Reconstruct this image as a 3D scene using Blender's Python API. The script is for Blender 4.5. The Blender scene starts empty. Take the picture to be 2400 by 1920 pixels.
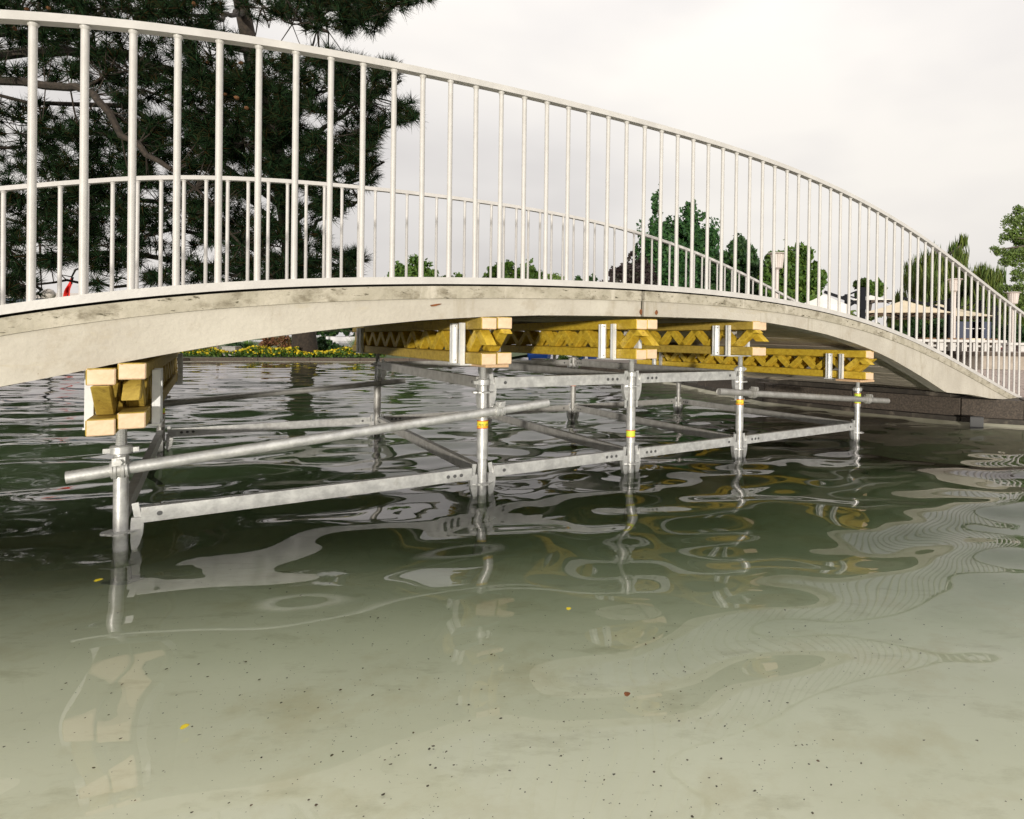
import bpy, bmesh, math, random
import numpy as np
from mathutils import Vector, Matrix, noise
from mathutils.geometry import tessellate_polygon

random.seed(7); np.random.seed(7)
SC = bpy.context.scene
COL = SC.collection

# ------------------------------------------------------------------ camera
F_PX, CX, CY, PITCH, ROLL, CAMH = 1383.96, 1499.8, 808.26, .0057, .0138, .8564
cam_d = bpy.data.cameras.new('camera'); cam = bpy.data.objects.new('camera', cam_d); COL.objects.link(cam)
cp, sp = math.cos(PITCH), math.sin(PITCH); cr, sr = math.cos(ROLL), math.sin(ROLL)
R0 = Vector((1, 0, 0)); U0 = Vector((0, sp, cp)); F0 = Vector((0, cp, -sp))
right = R0 * cr + U0 * sr; up = -R0 * sr + U0 * cr
M = Matrix((right, up, -F0)).transposed().to_4x4(); M.translation = Vector((0, 0, CAMH))
cam.matrix_world = M
cam_d.sensor_fit = 'HORIZONTAL'; cam_d.sensor_width = 36; cam_d.lens = F_PX / 2400 * 36
cam_d.shift_x = (1200 - CX) / 2400; cam_d.shift_y = -(960 - CY) / 2400
cam_d.clip_start = .05; cam_d.clip_end = 3000
SC.camera = cam

# ------------------------------------------------------------------ world and sun
SUN_EL, SUN_AZ = math.radians(2.0), math.radians(4.0)      # behind the camera, to its right
w = bpy.data.worlds.new('World'); SC.world = w; w.use_nodes = True
nt = w.node_tree; nt.nodes.clear()
def N(t, **k):
    n = nt.nodes.new(t)
    for a, b in k.items(): setattr(n, a, b)
    return n
out = N('ShaderNodeOutputWorld'); sky = N('ShaderNodeTexSky', sky_type='NISHITA', sun_disc=False)
sky.sun_elevation = SUN_EL; sky.sun_rotation = math.pi - SUN_AZ
bg1 = N('ShaderNodeBackground'); bg1.inputs[1].default_value = .1
nt.links.new(sky.outputs[0], bg1.inputs[0])
tc = N('ShaderNodeTexCoord'); mp = N('ShaderNodeMapping'); mp.inputs['Scale'].default_value = (1, 1, 2.6); mp.inputs['Location'].default_value = (1, 9, 3)
nz = N('ShaderNodeTexNoise'); nz.inputs['Scale'].default_value = 1.25; nz.inputs['Detail'].default_value = 4.5; nz.inputs['Roughness'].default_value = .5
rp = N('ShaderNodeValToRGB'); e = rp.color_ramp.elements
e[0].position = .34; e[0].color = (.70, .672, .665, 1); e[1].position = .64; e[1].color = (1.0, .955, .90, 1)
m_ = e = rp.color_ramp.elements.new(.5); m_.color = (.87, .835, .81, 1)
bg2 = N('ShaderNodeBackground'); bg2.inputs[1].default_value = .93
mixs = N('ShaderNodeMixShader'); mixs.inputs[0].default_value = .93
nt.links.new(tc.outputs['Generated'], mp.inputs[0]); nt.links.new(mp.outputs[0], nz.inputs[0])
nt.links.new(nz.outputs['Fac'], rp.inputs[0]); nt.links.new(rp.outputs[0], bg2.inputs[0])
# overcast sky: brightened towards the zenith to put more light on the pool floor
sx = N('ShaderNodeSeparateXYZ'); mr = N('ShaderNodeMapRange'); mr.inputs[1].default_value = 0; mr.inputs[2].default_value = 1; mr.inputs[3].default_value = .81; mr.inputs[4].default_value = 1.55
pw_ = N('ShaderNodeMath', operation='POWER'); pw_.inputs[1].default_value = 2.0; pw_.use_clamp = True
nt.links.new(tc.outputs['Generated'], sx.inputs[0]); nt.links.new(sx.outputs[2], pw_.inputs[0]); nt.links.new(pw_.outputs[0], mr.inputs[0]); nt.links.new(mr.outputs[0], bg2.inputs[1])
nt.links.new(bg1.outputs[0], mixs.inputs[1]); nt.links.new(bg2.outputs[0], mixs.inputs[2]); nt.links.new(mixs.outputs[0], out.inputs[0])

sd = bpy.data.lights.new('sun', 'SUN'); sd.energy = 3.2; sd.angle = math.radians(1.5); sd.color = (1, .94, .84)
sun = bpy.data.objects.new('sun', sd); COL.objects.link(sun)
sun.rotation_euler = (math.pi / 2 - SUN_EL, 0, SUN_AZ)
vs = SC.view_settings; vs.view_transform = 'Standard'; vs.look = 'None'; vs.gamma = 1; vs.use_curve_mapping = False; vs.exposure = 0.24
SC.cycles.max_bounces = 10; SC.cycles.transparent_max_bounces = 12; SC.cycles.blur_glossy = .1

# ------------------------------------------------------------------ bridge frame: s along the bridge, o across it (away from the camera), z above the water
TH, X1, Y1 = .6319, -2.0696, 2.3609
EA = Vector((math.cos(TH), math.sin(TH), 0)); NA = Vector((-math.sin(TH), math.cos(TH), 0)); UP = Vector((0, 0, 1))
def W(s, o, z): return Vector((X1, Y1, 0)) + EA * s + NA * o + UP * z
def at(px, py, Y):
    du, dv = px - CX, py - CY
    u = du * cr + dv * sr; v = -du * sr + dv * cr
    X = u / F_PX; yc, zc = 1, -v / F_PX
    d = Vector((X, yc * cp + zc * sp, -yc * sp + zc * cp))
    d *= Y / d.y
    return d + Vector((0, 0, CAMH))

# ------------------------------------------------------------------ materials
def mat(name, col, rough=.6, metal=0, var=None, vscale=6, bump=0, bscale=40, detail=6, island=None, coord='Object', spec=.5, stretch=None, stains=None):
    m = bpy.data.materials.new(name); m.use_nodes = True
    t = m.node_tree; b = t.nodes['Principled BSDF']
    b.inputs['Base Color'].default_value = (*col, 1); b.inputs['Roughness'].default_value = rough; b.inputs['Metallic'].default_value = metal
    b.inputs['Specular IOR Level'].default_value = spec
    tc = t.nodes.new('ShaderNodeTexCoord'); vec = tc.outputs[coord]
    if stretch:
        mp = t.nodes.new('ShaderNodeMapping'); mp.inputs['Scale'].default_value = stretch
        t.links.new(vec, mp.inputs[0]); vec = mp.outputs[0]
    src = None
    if var:
        n = t.nodes.new('ShaderNodeTexNoise'); n.inputs['Scale'].default_value = vscale; n.inputs['Detail'].default_value = detail; n.inputs['Roughness'].default_value = .62
        t.links.new(vec, n.inputs[0])
        r = t.nodes.new('ShaderNodeValToRGB'); r.color_ramp.elements[0].position = .36; r.color_ramp.elements[1].position = .66
        r.color_ramp.elements[0].color = (*var, 1); r.color_ramp.elements[1].color = (*col, 1)
        t.links.new(n.outputs['Fac'], r.inputs[0]); src = r.outputs[0]
    if island:
        g = t.nodes.new('ShaderNodeNewGeometry')
        r = t.nodes.new('ShaderNodeValToRGB'); es = r.color_ramp.elements
        es[0].color = (*island[0], 1); es[1].color = (*island[-1], 1)
        for i, c in enumerate(island[1:-1]):
            x = es.new((i + 1) / (len(island) - 1)); x.color = (*c, 1)
        t.links.new(g.outputs['Random Per Island'], r.inputs[0]); src = r.outputs[0]
    for (sc_, lo, hi, c, st) in (stains or []):
        n = t.nodes.new('ShaderNodeTexNoise'); n.inputs['Scale'].default_value = sc_; n.inputs['Detail'].default_value = 8; n.inputs['Roughness'].default_value = .68
        v2 = tc.outputs[coord]
        if st:
            mp = t.nodes.new('ShaderNodeMapping'); mp.inputs['Scale'].default_value = st; t.links.new(v2, mp.inputs[0]); v2 = mp.outputs[0]
        t.links.new(v2, n.inputs[0])
        mr = t.nodes.new('ShaderNodeMapRange'); mr.inputs[1].default_value = lo; mr.inputs[2].default_value = hi
        t.links.new(n.outputs['Fac'], mr.inputs[0])
        mx = t.nodes.new('ShaderNodeMix'); mx.data_type = 'RGBA'
        if src: t.links.new(src, mx.inputs[6])
        else: mx.inputs[6].default_value = (*col, 1)
        mx.inputs[7].default_value = (*c, 1); t.links.new(mr.outputs[0], mx.inputs[0]); src = mx.outputs[2]
    if src: t.links.new(src, b.inputs['Base Color'])
    if bump:
        n = t.nodes.new('ShaderNodeTexNoise'); n.inputs['Scale'].default_value = bscale; n.inputs['Detail'].default_value = 5
        bp = t.nodes.new('ShaderNodeBump'); bp.inputs['Strength'].default_value = bump; bp.inputs['Distance'].default_value = .01
        t.links.new(vec, n.inputs[0]); t.links.new(n.outputs['Fac'], bp.inputs['Height']); t.links.new(bp.outputs[0], b.inputs['Normal'])
    return m

M_ = {}
M_['white_paint'] = mat('white_paint', (.55, .53, .505), .45, var=(.48, .46, .435), vscale=9, bump=.12, bscale=60, stains=[(26, .66, .74, (.42, .36, .28), None)])
M_['concrete'] = mat('concrete', (.50, .465, .395), .85, var=(.41, .375, .315), vscale=3.2, bump=.35, bscale=55, stains=[(7, .55, .72, (.38, .335, .265), None), (9, .56, .74, (.36, .32, .25), (1.2, 1.2, .12)), (60, .68, .72, (.17, .13, .085), None), (120, .70, .73, (.20, .17, .12), None), (16, .60, .70, (.33, .29, .22), (.5, .5, .08)), (3.2, .60, .66, (.43, .385, .30), (.6, .6, 3))])
M_['concrete_strip'] = mat('concrete_strip', (.46, .42, .34), .9, var=(.33, .30, .23), vscale=7, bump=.5, bscale=50, stains=[(11, .50, .66, (.20, .175, .125), (1, 1, 1.6)), (17, .60, .66, (.07, .06, .035), (1, 1, 3)), (55, .66, .70, (.09, .075, .045), None), (6, .60, .66, (.50, .46, .38), (1, 1, .2))])
M_['soffit'] = mat('soffit', (.62, .55, .45), .9, var=(.50, .435, .345), vscale=3, bump=.4, bscale=40, stains=[(5, .55, .75, (.28, .235, .175), (.5, 3, 1))])
M_['deck_top'] = mat('deck_top', (.30, .28, .25), .9, var=(.22, .2, .18), vscale=8)
M_['rust'] = mat('rust', (.22, .075, .022), .9, var=(.10, .035, .012), vscale=60)
M_['dark_gap'] = mat('dark_gap', (.03, .027, .02), .95, var=(.05, .045, .03), vscale=30)
M_['galv'] = mat('galvanised_steel', (.64, .64, .62), .42, .5, var=(.43, .43, .42), vscale=22, bump=.08, bscale=80, stains=[(10, .56, .72, (.40, .39, .36), None)])
M_['galv_bright'] = mat('bright_zinc', (.80, .80, .79), .35, .25, var=(.68, .69, .69), vscale=18)
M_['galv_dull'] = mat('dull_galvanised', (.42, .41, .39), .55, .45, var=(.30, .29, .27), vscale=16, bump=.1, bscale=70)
M_['steel_hole'] = mat('bolt_hole', (.10, .10, .10), .7, .4)
M_['yellow_wood'] = mat('yellow_glazed_wood', (.62, .44, .04), .55, var=(.46, .295, .02), vscale=5, bump=.25, bscale=30, stretch=(9, 1.2, 9), stains=[(9, .58, .70, (.25, .14, .015), (6, 1, 6))])
M_['olive_wood'] = mat('weathered_yellow_wood', (.47, .335, .06), .65, var=(.33, .225, .035), vscale=5, bump=.25, bscale=30, stretch=(9, 1.2, 9), stains=[(9, .56, .70, (.20, .125, .025), (6, 1, 6))])
M_['cut_wood'] = mat('cut_wood', (.74, .56, .39), .75, var=(.66, .46, .29), vscale=30, bump=.2, bscale=90, stains=[(22, .62, .67, (.30, .13, .04), (1, 1, 3))])
M_['raw_wood'] = mat('raw_pine_wood', (.60, .41, .25), .75, var=(.5, .32, .18), vscale=14, stretch=(8, 1, 8))
M_['sticker_yellow'] = mat('sticker_yellow', (.75, .62, .04), .5)
M_['sticker_lime'] = mat('sticker_lime', (.50, .68, .06), .5, var=(.6, .62, .05), vscale=60)
M_['sticker_red'] = mat('sticker_red', (.62, .06, .015), .5)
M_['ink'] = mat('black_ink', (.02, .02, .02), .6)
M_['granite'] = mat('granite_coping', (.085, .066, .05), .85, var=(.04, .032, .025), vscale=55, bump=.6, bscale=70, detail=2, stains=[(90, .63, .69, (.19, .165, .135), None)])
M_['wall_dark'] = mat('dark_concrete', (.05, .042, .032), .8, var=(.028, .023, .018), vscale=9, bump=.5, bscale=40, stains=[(5, .55, .7, (.13, .11, .085), None)])  # dark base tone with random paler patches
M_['pool'] = mat('pool_floor_concrete', (.86, .845, .73), .8, var=(.80, .79, .67), vscale=1.1, bump=.05, bscale=30, stains=[(.9, .50, .72, (.70, .695, .56), None), (2.3, .52, .76, (.66, .60, .43), None), (4.5, .56, .74, (.62, .60, .47), (1, 2.2, 1)), (14, .58, .74, (.76, .74, .62), (1, 3, 1)), (60, .70, .73, (.16, .15, .10), None)])
M_['pool_slope'] = mat('pool_slope_concrete', (.42, .40, .31), .85, var=(.30, .29, .21), vscale=5)
M_['grass'] = mat('lawn', (.07, .10, .03), .9, var=(.045, .07, .02), vscale=3)
M_['paving'] = mat('clay_paving', (.36, .285, .245), .85, var=(.29, .225, .19), vscale=9, bump=.2, bscale=60)
M_['paving2'] = mat('clay_paving_pale', (.40, .325, .28), .85, var=(.33, .26, .22), vscale=9, bump=.2, bscale=60)
M_['joint'] = mat('sand_joint', (.16, .135, .115), .95)
M_['terrace_wall'] = mat('rendered_wall', (.42, .36, .30), .9, var=(.34, .29, .235), vscale=6)
M_['cap_dark'] = mat('dark_cap_stone', (.10, .075, .055), .85, var=(.06, .045, .035), vscale=20)
M_['bark'] = mat('pine_bark', (.046, .034, .024), .95, var=(.020, .015, .011), vscale=12, bump=.8, bscale=20)
M_['bark_pale'] = mat('tree_bark', (.12, .10, .08), .95, var=(.07, .06, .045), vscale=12)
M_['needles'] = mat('pine_needles', (.012, .03, .018), .7, island=[(.004, .008, .004), (.007, .016, .007), (.018, .040, .015), (.010, .022, .008), (.036, .020, .007)], spec=.03)
M_['cone'] = mat('pine_cone', (.14, .06, .02), .9)
def leaves(n, *cols): return mat(n, cols[0], .6, island=cols, spec=.3)
M_['leaf_dark'] = leaves('dark_leaves', (.012, .035, .012), (.030, .075, .018), (.020, .055, .016), (.05, .095, .02))
M_['leaf_poplar'] = leaves('poplar_leaves', (.015, .05, .018), (.028, .085, .022), (.045, .11, .025))
M_['leaf_mid'] = leaves('green_leaves', (.03, .075, .012), (.07, .13, .015), (.045, .10, .015), (.10, .15, .02))
M_['leaf_willow'] = leaves('willow_leaves', (.035, .075, .012), (.075, .115, .016), (.10, .12, .016), (.05, .095, .018))
M_['leaf_purple'] = leaves('purple_leaves', (.020, .012, .014), (.035, .022, .022), (.028, .030, .018))
M_['leaf_light'] = leaves('light_leaves', (.09, .15, .03), (.14, .20, .045), (.06, .11, .02))
M_['leaf_red'] = leaves('reddish_leaves', (.16, .055, .03), (.10, .07, .02), (.20, .09, .05))
M_['leaf_grass'] = leaves('grass_blades', (.06, .15, .02), (.10, .20, .03), (.12, .18, .04))
M_['petal'] = leaves('yellow_petals', (.55, .40, .012), (.62, .49, .02), (.45, .33, .012))
M_['pink'] = leaves('pink_petals', (.6, .16, .18), (.55, .25, .25))
M_['canvas_cream'] = mat('cream_canvas', (.68, .58, .42), .9, var=(.62, .53, .38), vscale=3)
M_['canvas_white'] = mat('white_canvas', (.78, .76, .70), .9, var=(.72, .70, .64), vscale=3)
M_['dark_metal'] = mat('anthracite_metal', (.010, .011, .014), .8, spec=.15)
M_['lamp_white'] = mat('lamp_shade_plastic', (.58, .52, .48), .45, var=(.52, .46, .42), vscale=20)
M_['globe'] = mat('opal_globe', (.70, .64, .58), .3)
M_['red_flag'] = mat('red_flag_cloth', (.65, .02, .012), .8)
M_['bldg'] = mat('blue_grey_facade', (.10, .13, .17), .7, var=(.07, .09, .12), vscale=.5)
M_['bldg_roof'] = mat('flat_roof_edge', (.42, .38, .36), .8)
M_['window'] = mat('window_glass', (.03, .04, .055), .1)
M_['blue'] = mat('blue_plastic', (.012, .09, .42), .45, var=(.01, .07, .34), vscale=2)
M_['wicker'] = mat('wicker_planter', (.22, .13, .07), .9, var=(.13, .075, .04), vscale=40)
M_['wood_post'] = mat('grey_brown_post', (.20, .155, .125), .9, var=(.15, .11, .09), vscale=12)
M_['white_wall'] = mat('pale_panel', (.62, .60, .62), .8, var=(.56, .54, .56), vscale=1)
M_['rubber'] = mat('black_rubber', (.012, .012, .012), .5)
M_['debris'] = leaves('leaf_fragments', (.05, .035, .015), (.09, .065, .03), (.03, .025, .015), (.14, .08, .03))
M_['navy'] = mat('navy_board', (.02, .03, .06), .6)

# ------------------------------------------------------------------ mesh helpers
class MB:
    def __init__(s): s.v, s.f, s.m = [], [], []
    def add(s, vs, fs, mi=0):
        b = len(s.v); s.v += [tuple(v) for v in vs]; s.f += [tuple(i + b for i in f) for f in fs]; s.m += [mi] * len(fs)
        return s
    def obox(s, c, ax, ay, az, hx, hy, hz, mi=0, faces=None):
        c = Vector(c); vs = [c + ax * (x * hx) + ay * (y * hy) + az * (z * hz) for z in (-1, 1) for y in (-1, 1) for x in (-1, 1)]
        fs = [(0, 2, 3, 1), (4, 5, 7, 6), (0, 1, 5, 4), (2, 6, 7, 3), (0, 4, 6, 2), (1, 3, 7, 5)]   # -z +z -y +y -x +x
        b = len(s.v); s.v += [tuple(v) for v in vs]; s.f += [tuple(i + b for i in f) for f in fs]
        s.m += [(faces or {}).get(k, mi) for k in range(6)]
        return s
    def box(s, c, hx, hy, hz, mi=0): return s.obox(c, Vector((1, 0, 0)), Vector((0, 1, 0)), UP, hx, hy, hz, mi)
    def bar(s, a, b, wid, hei, mi=0, upv=UP, faces=None):
        a, b = Vector(a), Vector(b); d = (b - a).normalized(); side = d.cross(upv).normalized(); u2 = side.cross(d)
        return s.obox((a + b) / 2, d, side, u2, (b - a).length / 2, wid / 2, hei / 2, mi, faces)
    def tube(s, pts, r, n=12, mi=0, cap=True):
        pts = [Vector(p) for p in pts]; rs = r if isinstance(r, (list, tuple)) else [r] * len(pts)
        base = len(s.v); prev = None
        for i, p in enumerate(pts):
            d = (pts[min(i + 1, len(pts) - 1)] - pts[max(i - 1, 0)])
            d = d.normalized() if d.length > 1e-9 else UP
            if prev is None:
                a = d.cross(UP if abs(d.z) < .9 else Vector((1, 0, 0))).normalized()
            else:
                a = (prev - d * prev.dot(d)); a = a.normalized() if a.length > 1e-6 else d.cross(Vector((1, 0, 0))).normalized()
            prev = a; b = d.cross(a)
            for k in range(n):
                t = 2 * math.pi * k / n; s.v.append(tuple(p + (a * math.cos(t) + b * math.sin(t)) * rs[i]))
        for i in range(len(pts) - 1):
            for k in range(n):
                s.f.append((base + i * n + k, base + i * n + (k + 1) % n, base + (i + 1) * n + (k + 1) % n, base + (i + 1) * n + k)); s.m.append(mi)
        if cap:
            s.f.append(tuple(base + k for k in range(n))[::-1]); s.m.append(mi)
            e_ = base + (len(pts) - 1) * n; s.f.append(tuple(e_ + k for k in range(n))); s.m.append(mi)
        return s
    def lathe(s, c, prof, n=16, mi=0):      # prof: (r, z) list round a vertical axis
        return s.tube([Vector(c) + UP * z for _, z in prof], [max(r, .0005) for r, _ in prof], n, mi)
    def sheet(s, rows, mi=0):
        b = len(s.v); n = len(rows[0])
        for r_ in rows: s.v += [tuple(v) for v in r_]
        for i in range(len(rows) - 1):
            for k in range(n - 1):
                s.f.append((b + i * n + k, b + i * n + k + 1, b + (i + 1) * n + k + 1, b + (i + 1) * n + k)); s.m.append(mi)
        return s
    def mesh(s, name, mats, smooth=False):
        me = bpy.data.meshes.new(name); me.from_pydata(s.v, [], s.f)
        for m in (mats if isinstance(mats, (list, tuple)) else [mats]): me.materials.append(m)
        if len(set(s.m)) > 1: me.polygons.foreach_set('material_index', s.m)
        if smooth:
            me.polygons.foreach_set('use_smooth', [True] * len(me.polygons))
            try: me.set_sharp_from_angle(angle=math.radians(35))
            except Exception: pass
        me.update(); return me
    def build(s, name, mats, parent=None, smooth=False, bevel=0, origin=None):
        me = s.mesh(name, mats, smooth)
        if origin is not None: me.transform(Matrix.Translation(-Vector(origin)))
        o = link(name, me, parent)
        if origin is not None: o.location = origin
        if bevel:
            md = o.modifiers.new('bevel', 'BEVEL'); md.width = bevel; md.segments = 2; md.limit_method = 'ANGLE'
        return o
def link(name, data, parent=None):
    o = bpy.data.objects.new(name, data); COL.objects.link(o)
    if parent is not None: o.parent = parent
    return o
def tag(o, label=None, cat=None, group=None, kind=None):
    if label: o['label'] = label
    if cat: o['category'] = cat
    if group: o['group'] = group
    if kind: o['kind'] = kind
    return o
def thing(name, label, cat, loc=None, group=None):
    o = link(name, None); o.empty_display_size = .1
    return tag(o, label, cat, group)
def struct(name, mb, mats, label=None, smooth=False):
    o = mb.build(name, mats, None, smooth); tag(o, label, None, None, 'structure'); return o
def rawmesh(name, V, Fc, mats, mi=None, smooth=False):
    V = np.asarray(V, np.float32); Fc = np.asarray(Fc, np.int32); k = Fc.shape[1]
    me = bpy.data.meshes.new(name); me.vertices.add(len(V)); me.vertices.foreach_set('co', V.ravel())
    me.loops.add(Fc.size); me.loops.foreach_set('vertex_index', Fc.ravel())
    me.polygons.add(len(Fc)); me.polygons.foreach_set('loop_start', np.arange(len(Fc), dtype=np.int32) * k)
    for m in mats: me.materials.append(m)
    if mi is not None: me.polygons.foreach_set('material_index', np.asarray(mi, np.int32))
    if smooth: me.polygons.foreach_set('use_smooth', np.ones(len(Fc), bool))
    me.update(calc_edges=True); me.validate(); return me
def interp(pts, x):
    for (a, va), (b, vb) in zip(pts, pts[1:]):
        if x <= b: 
            t = max(0, (x - a) / (b - a)); return va + (vb - va) * t
    return pts[-1][1]

# ------------------------------------------------------------------ ground, pool, water
GZ = .27; GZL = .085
RW = [(7, -2.5), (7, 4.9), (4.07, 6.23), (3.52, 6.46), (2.62, 7.28), (1.77, 8.35), (.87, 11.4), (.01, 14.2), (-2.6, 17.2), (-3.3, 17.9)]
LW = [(-11.5, -2.5), (-12.2, 9), (-13.0, 12.5), (-14.9, 17.0), (-14.7, 19.3), (-13, 20.1), (-9.9, 20.9), (-6.8, 22.0), (-5.6, 25)]
def poly(name, pts, z, m, label):
    vs = [Vector((x, y, z)) for x, y in pts]; fs = []
    for f in tessellate_polygon([vs]):
        if (vs[f[1]] - vs[f[0]]).cross(vs[f[2]] - vs[f[0]]).z < 0: f = f[::-1]
        fs.append(f)
    me = bpy.data.meshes.new(name); me.from_pydata([tuple(v) for v in vs], [], fs); me.update(); me.materials.append(m)
    o = link(name, me); tag(o, label, kind='structure'); return o
poly('ground', RW + [(-3.0, 18.7), (3, 23), (12, 32), (25, 60), (60, 76), (300, 76), (300, -2.5)], GZ - .02, M_['joint'], 'ground beside the bridge on the restaurant side')
poly('lawn', LW + [(-6.5, 40), (-9, 76), (-300, 76), (-300, -2.5)], GZL, M_['grass'], 'planted bank behind the pool')
poly('bank', [(-300, -2.5), (300, -2.5), (300, -200), (-300, -200)], GZ, M_['grass'], 'bank behind the viewpoint')
poly('far_shore', [(-900, 75), (900, 75), (900, 1500), (-900, 1500)], GZ + .1, M_['grass'], 'far shore behind the trees')

def floor_z(x, y): return interp([(-3, -.04), (1.05, -.06), (1.4, -.11), (1.8, -.22), (2.3, -.37), (2.8, -.62), (3.6, -1.0), (7, -1.35), (30, -1.5)], y)  # made-up depth: absorption over the deeper floor imitates light falloff and bridge shade
pf = MB(); pf.sheet([[(x, y, floor_z(x, y)) for x in (-60, -14, -6, -2, 2, 8, 60)] for y in (-6, -2, 0, .6, 1.1, 1.6, 2.1, 2.6, 3.3, 4, 5.5, 7, 12, 26, 90)])
struct('pool_floor', pf, M_['pool'], 'pale concrete floor of the shallow pool', True)
sl = MB()
def offs(pts, d):
    r = []
    for i, p in enumerate(pts):
        a = Vector((*pts[max(i - 1, 0)], 0)); b = Vector((*pts[min(i + 1, len(pts) - 1)], 0)); t = (b - a).normalized(); n = Vector((-t.y, t.x, 0))
        r.append((p[0] + n.x * d, p[1] + n.y * d))
    return r
sl.sheet([[(x, y, .04) for x, y in RW], [(x, y, -.05) for x, y in offs(RW, .25)], [(x, y, -.9) for x, y in offs(RW, 1.6)]])
sl.sheet([[(x, y, .015) for x, y in LW], [(x, y, -.02) for x, y in offs(LW, -.9)], [(x, y, -1.0) for x, y in offs(LW, -3.2)]])
struct('pool_slope', sl, M_['pool_slope'], 'pale sloped concrete edge under the pool wall')

def blocks(pts, step, thick, z0, z1, side, name, m, parent, proud=0):
    for (a, b) in zip(pts, pts[1:]):
        a = Vector((*a, 0)); b = Vector((*b, 0)); L = (b - a).length; k = max(1, round(L / step)); d = (b - a) / k; t = d.normalized(); n = Vector((-t.y, t.x, 0)) * side
        for i in range(k):
            if parent['cnt'] > 280: return
            p = a + d * i; q = p + d; j = random.uniform(-.004, .004)
            mb = MB(); c = (p + q) / 2 + n * (thick / 2 - proud + j); c.z = (z0 + z1) / 2 + j
            mb.obox(c, t, n, UP, d.length / 2 - .006, thick / 2, (z1 - z0) / 2)
            mb.build(name, m, parent, bevel=.008); parent['cnt'] += 1
pw = thing('pool_wall', 'dark granite coping wall along the terrace side of the pool, at the bridge foot', 'wall'); pw['cnt'] = 0
blocks(RW[1:6], 1.15, .42, .085, .285, -1, 'coping_stone', M_['granite'], pw, .0)
blocks(RW[5:], 1.25, .42, .07, .30, -1, 'coping_stone', M_['granite'], pw, .0)
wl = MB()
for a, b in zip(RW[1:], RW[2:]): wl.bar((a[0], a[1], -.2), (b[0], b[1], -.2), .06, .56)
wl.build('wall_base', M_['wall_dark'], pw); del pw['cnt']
lw = thing('pool_edging', 'dark segmented kerb in front of the yellow flower bed', 'kerb'); lw['cnt'] = 0
blocks(LW, 1.35, .3, -.12, .125, 1, 'kerb_stone', M_['cap_dark'], lw); del lw['cnt']

# water: one sheet of real low waves
def axis(a0, a1, d0, lo, hi, g=1.05):
    xs = list(np.arange(a0, a1 + 1e-6, d0)); d = d0; x = a1
    while x < hi: d *= g; x += d; xs.append(x)
    d = d0; x = a0; pre = []
    while x > lo: d *= g; x -= d; pre.append(x)
    return np.array(pre[::-1] + xs)
gx = axis(-4.2, 4.6, .028, -200, 200, 1.022); gy = axis(.5, 5.6, .022, -30, 76, 1.009)
XX, YY = np.meshgrid(gx, gy)
rs = np.random.RandomState(11)
ZZ = np.zeros_like(XX)
DX = np.maximum(np.gradient(gx)[None, :], np.gradient(gy)[:, None])
for i in range(44):
    if i < 26: lam = .30 * (1.25 / .30) ** rs.rand(); slope = .0172
    else: lam = .16 * (.40 / .16) ** rs.rand(); slope = .0042
    th = rs.normal(1.75, .55); k = 2 * math.pi / lam
    wgt = np.clip((lam / DX - 2.5) / 2.5, 0, 1)
    ZZ += wgt * slope / k * np.sin(k * (XX * math.cos(th) + YY * math.sin(th)) + rs.rand() * 6.28 + .6 * np.sin(.9 * XX + i) + .6 * np.sin(.8 * YY - i))
for s_, o_, a_ in ((1.5, 0, .0022), (2.5, 0, .0022), (3.5, 0, .0015), (0, 0, .0012), (1.5, 2.5, .0015), (3.5, 2.5, .0015)):
    p = W(s_, o_, 0); rr = np.hypot(XX - p.x, YY - p.y); ZZ += a_ * np.cos(rr * 2 * math.pi / .085) * np.exp(-rr / .16)
ZZ *= .35 + .65 * np.clip((np.hypot(XX, YY) - .2) / 2.2, 0, 1)
ny, nx = XX.shape
V = np.stack([XX, YY, ZZ], -1).reshape(-1, 3); idx = np.arange(ny * nx).reshape(ny, nx)
Fq = np.stack([idx[:-1, :-1], idx[:-1, 1:], idx[1:, 1:], idx[1:, :-1]], -1).reshape(-1, 4)
mw = bpy.data.materials.new('pool_water'); mw.use_nodes = True; t = mw.node_tree; t.nodes.clear()
o_ = t.nodes.new('ShaderNodeOutputMaterial'); gl = t.nodes.new('ShaderNodeBsdfGlossy'); gl.inputs['Roughness'].default_value = 0.0; gl.inputs[0].default_value = (.93, .9, .92, 1)
rf = t.nodes.new('ShaderNodeBsdfRefraction'); rf.inputs['Roughness'].default_value = 0.0; rf.inputs['IOR'].default_value = 1.33; rf.inputs[0].default_value = (.97, .98, .95, 1)
fr = t.nodes.new('ShaderNodeFresnel'); fr.inputs[0].default_value = 1.36; mx = t.nodes.new('ShaderNodeMixShader')
va = t.nodes.new('ShaderNodeVolumeAbsorption'); va.inputs[0].default_value = (.44, .54, .40, 1); va.inputs[1].default_value = 1.25  # absorption darkens the deepened floor, standing in for light falloff
t.links.new(va.outputs[0], o_.inputs['Volume'])
t.links.new(fr.outputs[0], mx.inputs[0]); t.links.new(rf.outputs[0], mx.inputs[1]); t.links.new(gl.outputs[0], mx.inputs[2]); t.links.new(mx.outputs[0], o_.inputs[0])
wa = link('water', rawmesh('water', V, Fq, [mw], smooth=True)); tag(wa, 'shallow rippled pool water', kind='structure')

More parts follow.
